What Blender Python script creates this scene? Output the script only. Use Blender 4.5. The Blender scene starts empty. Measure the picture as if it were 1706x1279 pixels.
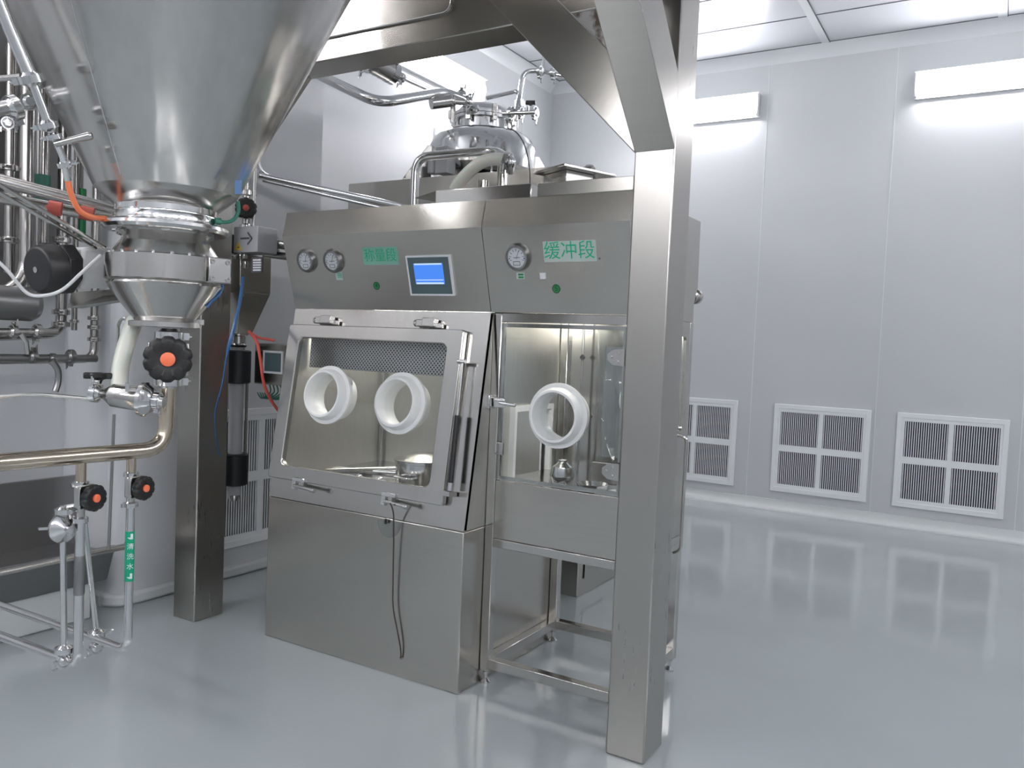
import bpy, bmesh, math, random
from mathutils import Vector, Matrix
random.seed(4)
PI = math.pi
SC = bpy.context.scene
COL = SC.collection

# ------------------------------------------------------------------ camera
FPX, YAW, PIT, ROL, CAMH = 1361.9, 0.53983, 0.048259, 0.042134, 1.55
_cy, _sy = math.cos(YAW), math.sin(YAW)
FWD = Vector((-_sy*math.cos(PIT), _cy*math.cos(PIT), -math.sin(PIT)))
_r = Vector((_cy, _sy, 0)); _u = _r.cross(FWD)
RIGHT = _r*math.cos(ROL) + _u*math.sin(ROL)
UP = -_r*math.sin(ROL) + _u*math.cos(ROL)
CAM = Vector((0, 0, CAMH))
cd = bpy.data.cameras.new('camera'); cam = bpy.data.objects.new('camera', cd); COL.objects.link(cam)
cd.sensor_width = 36; cd.lens = 36*FPX/1706; cd.clip_start = 0.02; cd.clip_end = 60
m = Matrix((RIGHT, UP, -FWD)).transposed().to_4x4(); m.translation = CAM
cam.matrix_world = m
SC.camera = cam

# ------------------------------------------------------------------ world, exposure
w = bpy.data.worlds.new('world'); SC.world = w; w.use_nodes = True
w.node_tree.nodes['Background'].inputs[0].default_value = (0.8, 0.85, 0.9, 1)
w.node_tree.nodes['Background'].inputs[1].default_value = 0.3
SC.view_settings.view_transform = 'Standard'; SC.view_settings.look = 'None'
SC.view_settings.exposure = 0.0; SC.view_settings.gamma = 1
SC.view_settings.use_curve_mapping = False
LAMP = 46.0

def at(px, py, X=None, Y=None, Z=None, w=None):
    """point of the room seen at photo position px,py on a given plane (or at depth w)"""
    d = FWD*FPX + RIGHT*(px-853) - UP*(py-639.5)
    if w is not None: t = w/FPX
    elif X is not None: t = (X-CAM.x)/d.x
    elif Y is not None: t = (Y-CAM.y)/d.y
    else: t = (Z-CAM.z)/d.z
    return CAM + d*t

# ------------------------------------------------------------------ materials
def mat(name, col, rough=0.4, metal=0.0, **k):
    mt = bpy.data.materials.new(name); mt.use_nodes = True
    b = mt.node_tree.nodes['Principled BSDF']
    b.inputs['Base Color'].default_value = (*col, 1)
    b.inputs['Roughness'].default_value = rough; b.inputs['Metallic'].default_value = metal
    for key, v in k.items(): b.inputs[key].default_value = v
    return mt

def brushed(name, col, r0, r1, scale=(3, 3, 120), bump=0.02, cvar=0.08, aniso=0.0, blotch=0.0):
    """metal sheet: fine grain lines drawn along one direction and slow roughness changes"""
    mt = mat(name, col, r0, 1.0); nt = mt.node_tree; b = nt.nodes['Principled BSDF']
    tc = nt.nodes.new('ShaderNodeTexCoord'); mp = nt.nodes.new('ShaderNodeMapping')
    mp.inputs['Scale'].default_value = scale
    nt.links.new(tc.outputs['Object'], mp.inputs[0])
    n = nt.nodes.new('ShaderNodeTexNoise'); n.inputs['Scale'].default_value = 6; n.inputs['Detail'].default_value = 5
    nt.links.new(mp.outputs[0], n.inputs['Vector'])
    n2 = nt.nodes.new('ShaderNodeTexNoise'); n2.inputs['Scale'].default_value = 2.2; n2.inputs['Detail'].default_value = 3
    nt.links.new(tc.outputs['Object'], n2.inputs['Vector'])
    mr = nt.nodes.new('ShaderNodeMapRange'); mr.inputs[1].default_value = .3; mr.inputs[2].default_value = .7
    mr.inputs[3].default_value = r0; mr.inputs[4].default_value = r1
    ad = nt.nodes.new('ShaderNodeMix'); ad.data_type = 'FLOAT'; ad.inputs[0].default_value = .45
    nt.links.new(n.outputs[0], ad.inputs[2]); nt.links.new(n2.outputs[0], ad.inputs[3])
    nt.links.new(ad.outputs[0], mr.inputs[0]); nt.links.new(mr.outputs[0], b.inputs['Roughness'])
    cr = nt.nodes.new('ShaderNodeMapRange'); cr.inputs[1].default_value = .3; cr.inputs[2].default_value = .7
    cr.inputs[3].default_value = 1-cvar; cr.inputs[4].default_value = 1+cvar
    nt.links.new(n.outputs[0], cr.inputs[0])
    mx = nt.nodes.new('ShaderNodeVectorMath'); mx.operation = 'SCALE'; mx.inputs[0].default_value = col
    nt.links.new(cr.outputs[0], mx.inputs['Scale']); nt.links.new(mx.outputs[0], b.inputs['Base Color'])
    if bump:
        bp = nt.nodes.new('ShaderNodeBump'); bp.inputs['Strength'].default_value = bump; bp.inputs['Distance'].default_value = .01
        nt.links.new(n.outputs[0], bp.inputs['Height']); nt.links.new(bp.outputs[0], b.inputs['Normal'])
    b.inputs['Anisotropic'].default_value = aniso
    return mt

def emis(name, col, s):
    mt = bpy.data.materials.new(name); mt.use_nodes = True; nt = mt.node_tree
    b = nt.nodes['Principled BSDF']; b.inputs['Base Color'].default_value = (.8, .8, .8, 1) if s > 2 else (.02, .02, .03, 1)
    b.inputs['Emission Color'].default_value = (*col, 1); b.inputs['Emission Strength'].default_value = s
    return mt

def glass(name, tint=(.975, .985, .985), ior=1.5, rough=0.0):
    mt = bpy.data.materials.new(name); mt.use_nodes = True; nt = mt.node_tree
    nt.nodes.remove(nt.nodes['Principled BSDF']); out = nt.nodes['Material Output']
    t = nt.nodes.new('ShaderNodeBsdfTransparent'); t.inputs[0].default_value = (*tint, 1)
    g = nt.nodes.new('ShaderNodeBsdfGlossy'); g.inputs['Roughness'].default_value = rough
    f = nt.nodes.new('ShaderNodeFresnel'); ge = nt.nodes.new('ShaderNodeNewGeometry')
    mr = nt.nodes.new('ShaderNodeMapRange'); mr.inputs[3].default_value = ior; mr.inputs[4].default_value = 1/ior   # same reflectance on both faces of a pane
    nt.links.new(ge.outputs['Backfacing'], mr.inputs[0]); nt.links.new(mr.outputs[0], f.inputs[0])
    mx = nt.nodes.new('ShaderNodeMixShader')
    nt.links.new(f.outputs[0], mx.inputs[0]); nt.links.new(t.outputs[0], mx.inputs[1]); nt.links.new(g.outputs[0], mx.inputs[2])
    nt.links.new(mx.outputs[0], out.inputs[0])
    return mt

M = {}
M['sheet'] = brushed('brushed_steel_sheet', (.525, .507, .470), .235, .255, scale=(.8, .8, 16), bump=0, cvar=.018)
M['sheet_v'] = brushed('brushed_steel_upright_grain', (.455, .44, .41), .272, .282, scale=(14, 14, 1.5), bump=0, cvar=.006)
M['bright'] = brushed('satin_steel', (.545, .532, .508), .15, .185, scale=(10, 10, 2), bump=0, cvar=.015)
M['hopper'] = brushed('rolled_steel_cone', (.56, .55, .53), .13, .20, scale=(5, 5, .5), bump=.0, cvar=.04, aniso=.93)
_nt = M['hopper'].node_tree; _t = _nt.nodes.new('ShaderNodeTangent'); _t.direction_type = 'RADIAL'; _t.axis = 'Z'
_nt.links.new(_t.outputs[0], _nt.nodes['Principled BSDF'].inputs['Tangent'])
M['inner'] = brushed('satin_inner_steel', (.70, .69, .65), .30, .42, scale=(10, 10, 2), bump=.0, cvar=.03)
M['polish'] = mat('polished_steel', (.70, .70, .70), .13, 1)
M['cast'] = mat('cast_steel', (.53, .52, .505), .26, 1)
M['tint'] = mat('heat_tinted_steel', (.60, .52, .42), .17, 1)
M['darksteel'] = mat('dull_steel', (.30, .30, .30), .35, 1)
M['white'] = mat('white_enamel', (.80, .82, .83), .35)
M['offwhite'] = mat('white_plastic_box', (.62, .63, .63), .4)
M['black'] = mat('black_plastic', (.012, .012, .013), .42)
M['blackm'] = mat('black_rubber', (.01, .012, .014), .5)
M['dark'] = mat('dark_void', (.02, .018, .03), .7)
M['orange'] = mat('orange_cap', (.95, .20, .09), .4)
M['red'] = mat('red_tape', (.40, .07, .05), .5)
M['orangehose'] = mat('orange_hose', (.85, .22, .09), .4)
M['redhose'] = mat('red_hose', (.62, .09, .07), .4)
M['pipe_back'] = mat('dull_pipe', (.37, .36, .35), .24, 1)
M['blue'] = mat('blue_tube', (.025, .11, .28), .35)
M['green'] = mat('green_sticker', (.0, .33, .17), .5)
M['greenpipe'] = mat('green_wire', (.03, .16, .11), .45)
M['greentext'] = mat('green_print', (.02, .42, .22), .5)
M['greendot'] = mat('green_dot', (.02, .22, .07), .5)
M['darkink'] = mat('dark_ink', (.01, .05, .02), .6)
M['ink'] = mat('grey_ink', (.08, .08, .09), .6)
M['paper'] = mat('white_sticker', (.75, .77, .80), .5)
M['dial'] = mat('dial_face', (.62, .65, .68), .3)
M['yellow'] = mat('yellow_sticker', (.75, .50, .06), .5)
M['greybox'] = mat('grey_paint', (.40, .41, .42), .45)
M['screenfr'] = mat('slate_screen_frame', (.09, .14, .15), .35)
M['brown'] = mat('brown_cord', (.05, .035, .028), .5)
M['film'] = mat('clear_label_film', (.46, .55, .51), .35)
M['greenfilm'] = mat('faded_green_film', (.22, .46, .36), .4)
M['screen'] = emis('blue_screen', (.06, .25, .90), 1.0)
M['screen_l'] = emis('pale_screen', (.55, .72, 1.0), 1.0)
M['lamp'] = emis('lamp_diffuser', (.985, .965, 1.0), LAMP)
M['lamp_in'] = emis('cabinet_lamp', (1.0, .96, .90), 45)
M['glass'] = glass('clear_glass')
M['acryl'] = glass('acrylic', (.90, .93, .94), 1.45, .05)

def port_mat():
    mt = mat('milky_plastic', (.86, .87, .86), .32); nt = mt.node_tree; b = nt.nodes['Principled BSDF']
    b.inputs['Subsurface Weight'].default_value = .35; b.inputs['Subsurface Radius'].default_value = (.03, .03, .03)
    return mt
M['milky'] = port_mat()
M['hose'] = mat('milky_hose', (.72, .74, .67), .35, **{'Subsurface Weight': .25})

def floor_mat():
    mt = mat('epoxy_floor', (.25, .30, .325), .12); nt = mt.node_tree; b = nt.nodes['Principled BSDF']
    tc = nt.nodes.new('ShaderNodeTexCoord'); n = nt.nodes.new('ShaderNodeTexNoise'); n.inputs['Scale'].default_value = .9; n.inputs['Detail'].default_value = 4
    nt.links.new(tc.outputs['Object'], n.inputs['Vector'])
    r = nt.nodes.new('ShaderNodeValToRGB'); r.color_ramp.elements[0].position = .35; r.color_ramp.elements[1].position = .7
    r.color_ramp.elements[0].color = (.35, .387, .398, 1); r.color_ramp.elements[1].color = (.38, .422, .433, 1)
    nt.links.new(n.outputs[0], r.inputs[0]); nt.links.new(r.outputs[0], b.inputs['Base Color'])
    n2 = nt.nodes.new('ShaderNodeTexNoise'); n2.inputs['Scale'].default_value = 5; n2.inputs['Detail'].default_value = 2
    nt.links.new(tc.outputs['Object'], n2.inputs['Vector'])
    bp = nt.nodes.new('ShaderNodeBump'); bp.inputs['Strength'].default_value = .012; bp.inputs['Distance'].default_value = .03
    nt.links.new(n2.outputs[0], bp.inputs['Height']); nt.links.new(bp.outputs[0], b.inputs['Normal'])
    b.inputs['Specular IOR Level'].default_value = .95
    b.inputs['Coat Weight'].default_value = .22; b.inputs['Coat Roughness'].default_value = .045
    return mt
M['floor'] = floor_mat()

def wall_mat(name, c):
    mt = mat(name, c, .33); nt = mt.node_tree; b = nt.nodes['Principled BSDF']
    tc = nt.nodes.new('ShaderNodeTexCoord'); n = nt.nodes.new('ShaderNodeTexNoise'); n.inputs['Scale'].default_value = 1.3; n.inputs['Detail'].default_value = 3
    nt.links.new(tc.outputs['Object'], n.inputs['Vector'])
    bp = nt.nodes.new('ShaderNodeBump'); bp.inputs['Strength'].default_value = .05; bp.inputs['Distance'].default_value = .04
    nt.links.new(n.outputs[0], bp.inputs['Height']); nt.links.new(bp.outputs[0], b.inputs['Normal'])
    return mt
M['wall'] = wall_mat('wall_panel', (.57, .586, .60))
M['ceil'] = wall_mat('ceiling_panel', (.60, .62, .65))
M['seam'] = mat('silicone_seam', (.70, .73, .75), .3)
M['joint'] = mat('dark_joint', (.10, .10, .12), .5)
M['coving'] = mat('grey_coving', (.58, .61, .61), .3)

def perf_mat():
    """steel sheet punched with rows of round holes"""
    mt = mat('perforated_steel', (.5, .5, .5), .3, 1); nt = mt.node_tree; b = nt.nodes['Principled BSDF']
    tc = nt.nodes.new('ShaderNodeTexCoord'); mp = nt.nodes.new('ShaderNodeMapping'); mp.inputs['Scale'].default_value = (70, 0, 70)
    mp.inputs['Rotation'].default_value = (0, PI/4, 0)
    nt.links.new(tc.outputs['Object'], mp.inputs[0])
    v = nt.nodes.new('ShaderNodeTexVoronoi'); v.inputs['Randomness'].default_value = 0; v.inputs['Scale'].default_value = 1
    nt.links.new(mp.outputs[0], v.inputs['Vector'])
    r = nt.nodes.new('ShaderNodeValToRGB'); r.color_ramp.interpolation = 'CONSTANT'
    r.color_ramp.elements[0].color = (.03, .03, .03, 1); r.color_ramp.elements[1].color = (.5, .5, .5, 1); r.color_ramp.elements[1].position = .33
    nt.links.new(v.outputs['Distance'], r.inputs[0]); nt.links.new(r.outputs[0], b.inputs['Base Color'])
    return mt
M['perf'] = perf_mat()

def stain_mat():
    mt = mat('weathered_steel_plate', (.5, .5, .5), .35, .9); nt = mt.node_tree; b = nt.nodes['Principled BSDF']
    tc = nt.nodes.new('ShaderNodeTexCoord'); n = nt.nodes.new('ShaderNodeTexNoise'); n.inputs['Scale'].default_value = 9; n.inputs['Detail'].default_value = 6
    nt.links.new(tc.outputs['Object'], n.inputs['Vector'])
    r = nt.nodes.new('ShaderNodeValToRGB'); r.color_ramp.elements[0].position = .48; r.color_ramp.elements[1].position = .56
    r.color_ramp.elements[0].color = (.55, .54, .53, 1); r.color_ramp.elements[1].color = (.14, .11, .085, 1)
    nt.links.new(n.outputs[0], r.inputs[0]); nt.links.new(r.outputs[0], b.inputs['Base Color'])
    return mt
M['stain'] = stain_mat()

# ------------------------------------------------------------------ helpers
def V(*a): return Vector(a)

def obj(name, bm, m, parent=None, bevel=0, smooth=None, mats=None):
    me = bpy.data.meshes.new(name)
    bmesh.ops.recalc_face_normals(bm, faces=bm.faces)
    bm.to_mesh(me); bm.free()
    for x in (mats or [m]): me.materials.append(M[x] if isinstance(x, str) else x)
    if smooth is None: smooth = 35
    if smooth:
        for p in me.polygons: p.use_smooth = True
        me.set_sharp_from_angle(angle=math.radians(smooth))
    o = bpy.data.objects.new(name, me); COL.objects.link(o)
    if parent is not None:
        o.parent = parent
        if parent.type == 'EMPTY': o.location = -parent.location
    if bevel:
        b = o.modifiers.new('bevel', 'BEVEL'); b.width = bevel; b.segments = 2; b.limit_method = 'ANGLE'; b.angle_limit = math.radians(40)
    return o

def thing(name, label, cat, loc=(0, 0, 0), group=None):
    o = bpy.data.objects.new(name, None); COL.objects.link(o); o.location = loc; o.empty_display_size = .1
    o['label'] = label; o['category'] = cat
    if group: o['group'] = group
    return o
def tag(o, label, cat, group=None):
    o['label'] = label; o['category'] = cat
    if group: o['group'] = group
    return o
def struct(name, bm, m, bevel=0, parent=None, mats=None):
    o = obj(name, bm, m, parent, bevel=bevel, mats=mats)
    if parent is None: o['kind'] = 'structure'
    return o
def dup(root, loc, label=None, group=None):
    r = root.copy(); COL.objects.link(r); r.location = loc
    if label: r['label'] = label
    if group: r['group'] = group
    for ch in list(root.children):
        c = ch.copy(); COL.objects.link(c); c.parent = r
        for g in ch.children:
            d = g.copy(); COL.objects.link(d); d.parent = c
    return r

def B(): return bmesh.new()
def box(bm, x0, x1, y0, y1, z0, z1, mi=0):
    vs = [bm.verts.new((x, y, z)) for x in (x0, x1) for y in (y0, y1) for z in (z0, z1)]
    for f in ((0, 1, 3, 2), (4, 6, 7, 5), (0, 4, 5, 1), (2, 3, 7, 6), (0, 2, 6, 4), (1, 5, 7, 3)):
        fc = bm.faces.new([vs[i] for i in f]); fc.material_index = mi
    return bm
def obox(bm, c, ax, ay, az, hx, hy, hz, mi=0):
    """box with its own axes"""
    vs = [bm.verts.new(c + ax*hx*i + ay*hy*j + az*hz*k) for i in (-1, 1) for j in (-1, 1) for k in (-1, 1)]
    for f in ((0, 1, 3, 2), (4, 6, 7, 5), (0, 4, 5, 1), (2, 3, 7, 6), (0, 2, 6, 4), (1, 5, 7, 3)):
        fc = bm.faces.new([vs[i] for i in f]); fc.material_index = mi
    return bm
def prism(bm, pts, d, mi=0):
    """closed solid: polygon pts pushed along vector d"""
    d = Vector(d); a = [bm.verts.new(p) for p in pts]; b = [bm.verts.new(Vector(p)+d) for p in pts]
    n = len(pts)
    fs = [bm.faces.new(a), bm.faces.new(b[::-1])]
    for i in range(n): fs.append(bm.faces.new((a[i], b[i], b[(i+1) % n], a[(i+1) % n])))
    for f in fs: f.material_index = mi
    return bm
def frame_of(d):
    d = Vector(d).normalized()
    a = V(0, 0, 1) if abs(d.z) < .9 else V(1, 0, 0)
    u = d.cross(a).normalized(); v = d.cross(u).normalized()
    return d, u, v
def lathe(bm, c, d, prof, n=32, mi=0, cap=True):
    """prof: list of (distance along d, radius)"""
    c = Vector(c); d, u, v = frame_of(d); rings = []
    for h, r in prof:
        if r < 1e-5: rings.append([bm.verts.new(c+d*h)])
        else: rings.append([bm.verts.new(c+d*h+(u*math.cos(2*PI*i/n)+v*math.sin(2*PI*i/n))*r) for i in range(n)])
    for a, b in zip(rings, rings[1:]):
        for i in range(n):
            j = (i+1) % n
            if len(a) == 1 and len(b) == 1: continue
            if len(a) == 1: f = bm.faces.new((a[0], b[j], b[i]))
            elif len(b) == 1: f = bm.faces.new((a[i], a[j], b[0]))
            else: f = bm.faces.new((a[i], a[j], b[j], b[i]))
            f.material_index = mi
    if cap:
        for r_ in (rings[0], rings[-1]):
            if len(r_) > 1: bm.faces.new(r_).material_index = mi
    return bm
def ring(bm, c, d, prof, n=40, mi=0):
    """closed loop profile swept round the axis (a tube with thickness)"""
    c = Vector(c); d, u, v = frame_of(d)
    rs = [[bm.verts.new(c+d*h+(u*math.cos(2*PI*i/n)+v*math.sin(2*PI*i/n))*r) for i in range(n)] for h, r in prof]
    for k in range(len(rs)):
        a, b = rs[k], rs[(k+1) % len(rs)]
        for i in range(n):
            j = (i+1) % n; bm.faces.new((a[i], a[j], b[j], b[i])).material_index = mi
    return bm
def cyl(bm, a, b, r, n=16, mi=0, r2=None):
    a = Vector(a); b = Vector(b); L = (b-a).length
    return lathe(bm, a, b-a, [(0, r), (L, r if r2 is None else r2)], n, mi)
def fillet(pts, rad, seg=7):
    pts = [Vector(p) for p in pts]; out = [pts[0]]
    for i in range(1, len(pts)-1):
        p = pts[i]; a = pts[i-1]-p; b = pts[i+1]-p
        t = min(rad, a.length*.48, b.length*.48); A = p+a.normalized()*t; Bp = p+b.normalized()*t
        for k in range(seg+1):
            s = k/seg; out.append((1-s)**2*A+2*s*(1-s)*p+s*s*Bp)
    out.append(pts[-1]); return out
def smoothpath(pts, sub=6):
    pts = [Vector(p) for p in pts]; P = [pts[0]]+pts+[pts[-1]]; out = []
    for i in range(1, len(P)-2):
        for k in range(sub):
            t = k/sub; a, b, c, d = P[i-1], P[i], P[i+1], P[i+2]
            out.append(.5*((2*b)+(c-a)*t+(2*a-5*b+4*c-d)*t*t+(3*b-a-3*c+d)*t**3))
    out.append(pts[-1]); return out
def tube(bm, pts, r, n=14, mi=0, rf=None):
    pts = [Vector(p) for p in pts]; rings = []
    t0 = (pts[1]-pts[0]).normalized(); _, u, _v = frame_of(t0)
    for i, p in enumerate(pts):
        t = (pts[min(i+1, len(pts)-1)]-pts[max(i-1, 0)]).normalized()
        u = (u-t*u.dot(t)).normalized(); v = t.cross(u)
        rr = r if rf is None else rf(i/(len(pts)-1))
        rings.append([bm.verts.new(p+(u*math.cos(2*PI*k/n)+v*math.sin(2*PI*k/n))*rr) for k in range(n)])
    for a, b in zip(rings, rings[1:]):
        for k in range(n): bm.faces.new((a[k], a[(k+1) % n], b[(k+1) % n], b[k])).material_index = mi
    bm.faces.new(rings[0]).material_index = mi; bm.faces.new(rings[-1][::-1]).material_index = mi
    return bm
def pipe(bm, pts, r, bend=.08, n=16, mi=0): return tube(bm, fillet(pts, bend), r, n, mi)
def rrect(w0, w1, h0, h1, r, seg=6):
    pts = []
    for cx, cy, a0 in ((w1-r, h1-r, 0), (w0+r, h1-r, 90), (w0+r, h0+r, 180), (w1-r, h0+r, 270)):
        for k in range(seg+1):
            a = math.radians(a0+90*k/seg); pts.append((cx+r*math.cos(a), cy+r*math.sin(a)))
    return pts
def ringplate(bm, outer, inner, P, d, mi=0):
    """plate with a hole; outer and inner have the same number of points; P maps (u,v) to space"""
    d = Vector(d); n = len(outer)
    L = [[bm.verts.new(P(*q)) for q in outer], [bm.verts.new(P(*q)) for q in inner]]
    U = [[bm.verts.new(P(*q)+d) for q in outer], [bm.verts.new(P(*q)+d) for q in inner]]
    for i in range(n):
        j = (i+1) % n
        for f in ((L[0][i], L[0][j], L[1][j], L[1][i]), (U[0][i], U[1][i], U[1][j], U[0][j]),
                  (L[0][i], U[0][i], U[0][j], L[0][j]), (L[1][i], L[1][j], U[1][j], U[1][i])):
            bm.faces.new(f).material_index = mi
    return bm
def clampset(bm, c, d, r, wing=True, side=None, mi=0):
    """sanitary clamp: two flanges gripped by a band with a wing nut"""
    c = Vector(c); dd, u, v = frame_of(d)
    lathe(bm, c, dd, [(-.016*r/.025, r*.62), (-.012*r/.025, r*.75), (-.006*r/.025, r), (.006*r/.025, r), (.012*r/.025, r*.75), (.016*r/.025, r*.62)], 20, mi)
    ring(bm, c, dd, [(-r*.34, r*.98), (-r*.34, r*1.2), (r*.34, r*1.2), (r*.34, r*.98)], 20, mi)
    s = Vector(side).normalized() if side is not None else u
    s = (s-dd*s.dot(dd)).normalized(); q = dd.cross(s)
    obox(bm, c+s*r*1.35, s, q, dd, r*.25, r*.2, r*.3, mi)
    if wing:
        cyl(bm, c+s*r*1.4-q*r*.1, c+s*r*1.4+q*r*1.0, r*.12, 8, mi)
        obox(bm, c+s*r*1.4+q*r*1.1, s, q, dd, r*.5, r*.14, r*.12, mi)
        cyl(bm, c+s*r*1.4+q*r*1.1, c+s*r*2.1+q*r*1.3, r*.10, 8, mi)
    return bm
def clamps(parent, m, *lst, name='clamp'):
    for a in lst: obj(name, clampset(B(), *a[:5]), m, parent)
def text_obj(name, s, size, P, ux, uy, nrm, m, parent, ext=.0006):
    cu = bpy.data.curves.new(name, 'FONT'); cu.body = s; cu.size = size; cu.align_x = 'CENTER'; cu.align_y = 'CENTER'; cu.extrude = ext
    o = bpy.data.objects.new(name, cu); COL.objects.link(o)
    bpy.context.view_layer.update()
    dg = bpy.context.evaluated_depsgraph_get(); me = bpy.data.meshes.new_from_object(o.evaluated_get(dg))
    COL.objects.unlink(o); bpy.data.objects.remove(o)
    me.name = name; me.materials.clear(); me.materials.append(M[m])
    o = bpy.data.objects.new(name, me); COL.objects.link(o)
    mw = Matrix((Vector(ux), Vector(uy), Vector(nrm))).transposed().to_4x4(); mw.translation = Vector(P)
    me.transform(mw)
    o.parent = parent
    if parent.type == 'EMPTY': o.location = -parent.location
    return o

def handwheel(bm, c, d, r, h, lobes=10, mi=0):
    c = Vector(c); d, u, v = frame_of(d); n = lobes*8; rings = []
    for hh, s in ((0, .80), (h*.12, .97), (h*.75, 1.0), (h*.92, .92), (h, .78)):
        rings.append([bm.verts.new(c+d*hh+(u*math.cos(2*PI*i/n)+v*math.sin(2*PI*i/n))*r*s*(1-.085*max(0, math.cos(2*PI*lobes*i/n))**2)) for i in range(n)])
    for a, b in zip(rings, rings[1:]):
        for i in range(n): bm.faces.new((a[i], a[(i+1) % n], b[(i+1) % n], b[i])).material_index = mi
    bm.faces.new(rings[0]).material_index = mi
    # dished front
    R2 = [bm.verts.new(c+d*h*.86+(u*math.cos(2*PI*i/n)+v*math.sin(2*PI*i/n))*r*.45) for i in range(n)]
    a = rings[-1]
    for i in range(n): bm.faces.new((a[i], a[(i+1) % n], R2[(i+1) % n], R2[i])).material_index = mi
    bm.faces.new(R2).material_index = mi
    return bm

# ================================================================== ROOM
XL, XR, YF, YB, HC = -4.65, 4.2, 8.41, -3.8, 4.56
struct('floor', box(B(), XL-.3, XR+.2, YB-.2, YF+.3, -.12, 0), 'floor')
struct('ceiling', box(B(), XL-.3, XR+.2, YB-.2, YF+.3, HC, HC+.12), 'ceil')
struct('wall_far', box(B(), XL-.3, XR+.2, YF, YF+.15, 0, HC), 'wall')
struct('wall_left', box(B(), XL-.15, XL, YB-.2, YF, 0, HC), 'wall')
struct('wall_right', box(B(), XR, XR+.15, YB-.2, YF, 0, HC), 'wall')
struct('wall_back', box(B(), XL, XR, YB-.15, YB, 0, HC), 'wall')
# boxed-out chase on the left wall with rounded corners
yc1 = at(538, 205, X=-4.13).y
def chase(z0, z1, e=0):
    pts = [(XL, 2.72-e), (-4.13-.09, 2.72-e)]
    for k in range(7):
        a = math.radians(-90+90*k/6); pts.append((-4.22+(.09+e)*math.cos(a), 2.81+(.09+e)*math.sin(a)))
    pts += [(-4.13+e, yc1+e), (XL, yc1+e)]
    return prism(B(), [V(x, y, z0) for x, y in pts], (0, 0, z1-z0))
struct('wall_chase', chase(0, HC), 'wall')
struct('baseboard_chase', chase(0.0, .07, .03), 'coving', bevel=.02)
def cove(name, pts2, plane):
    bm = B()
    return bm
bm = B(); prof = [(0, 0), (-.09, 0), (-.085, .012), (-.05, .03), (-.025, .06), (-.015, .10), (0, .105)]
prism(bm, [V(XL, YF+y, z) for y, z in prof], (XR-XL, 0, 0)); struct('baseboard_far', bm, 'coving')
bm = B(); prism(bm, [V(XL-y, yc1, z) for y, z in prof], (0, YF-yc1-.05, 0)); struct('baseboard_left', bm, 'coving')
bm = B(); prism(bm, [V(XR+y, YB, z) for y, z in prof], (0, YF-YB-.1, 0)); struct('baseboard_right', bm, 'coving')
# ceiling cove moulding
prof2 = [(0, 0), (-.11, 0), (-.06, -.02), (-.02, -.06), (0, -.11)]
bm = B(); prism(bm, [V(XL, YF+y, HC-.002+z) for y, z in prof2], (XR-XL, 0, 0)); struct('trim_1', bm, 'seam')
bm = B(); prism(bm, [V(XL-y, 3.5, HC-.002+z) for y, z in prof2], (0, YF-3.55, 0)); struct('trim_2', bm, 'seam')
bm = B(); box(bm, XL+.02, XL+.04, .3, 2.69, 1.72, 4.2)  # dark sheet added on the wall, standing in for the hopper's shade
tag(obj('shade_panel', bm, 'darksteel', bevel=.003), 'dark sheet added for the shade on the left wall behind the upright pipes', 'panel')
# wall joints
tn = 3
for x in (-3.36, -2.185, -1.01, .17, 1.35, 2.5):
    struct('trim_%d' % tn, box(B(), x-.004, x+.004, YF-.003, YF+.002, .1, HC-.1), 'seam'); tn += 1
for y in (at(735, 260, X=XL).y, at(870, 230, X=XL).y, 1.4, -.2, -1.5):
    struct('trim_%d' % tn, box(B(), XL-.002, XL+.004, y-.006, y+.006, .1, HC-.1), 'seam'); tn += 1
# ceiling joints
bm = B()
for k in range(16):
    y = 8.30-.685*k
    if y > YB: box(bm, XL, XR, y-.006, y+.006, HC-.004, HC+.002)
struct('trim_%d' % tn, bm, 'joint'); tn += 1
bm = B()
for k in range(-2, 4):
    x = -1.605+1.455*k
    if XL < x < XR: box(bm, x-.004, x+.004, YB, YF, HC-.007, HC+.002, 0); box(bm, x-.075, x-.004, YB, YF, HC-.005, HC+.002, 1)
struct('trim_%d' % tn, bm, 'joint', mats=['joint', 'seam']); tn += 1

# ------------------------------------------------------------------ wall lamps
def lamp(label, loc, axis='x', L=1.25):
    """batten lamp, housing against a wall, axis along the wall; loc = centre, n = away from wall"""
    t = thing('wall_lamp', label, 'lamp', loc, 'batten lamps high on the walls')
    c = Vector(loc); ux = V(1, 0, 0) if axis in ('y-', 'y+') else V(0, 1, 0)
    n = {'y-': V(0, -1, 0), 'y+': V(0, 1, 0), 'x+': V(1, 0, 0), 'x-': V(-1, 0, 0)}[axis]; z = V(0, 0, 1)
    obj('housing', obox(obox(B(), c+n*.02, ux, n, z, L/2, .02, .115), c+n*.065+z*.112, ux, n, z, L/2, .055, .004), 'white', t, bevel=.002)
    for s in (-1, 1): obj('end_cap', obox(B(), c+n*.055+ux*s*(L/2-.012), ux, n, z, .012, .045, .11), 'white', t, bevel=.01)
    bm = B(); prof = [(-.095, 0), (-.085, .05), (-.05, .075), (0, .085), (.05, .075), (.085, .05), (.095, 0)]
    prism(bm, [c+n*(.04+b)+z*a-ux*(L/2-.026) for a, b in prof], ux*(L-.052))
    obj('diffuser', bm, 'lamp', t, smooth=60)
    return t
lamp('batten lamp on the far wall, rightmost and cut by the photo edge', (-.225, YF, 4.06), 'y-')
lamp('batten lamp on the far wall just right of the big steel column', (-2.88, YF, 4.05), 'y-')
yl0, yl1 = at(680, 70, X=XL+.06).y, at(783, 130, X=XL+.06).y
zc = (at(692, 70, X=XL+.06).z+at(783, 118, X=XL+.06).z)/2
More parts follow.
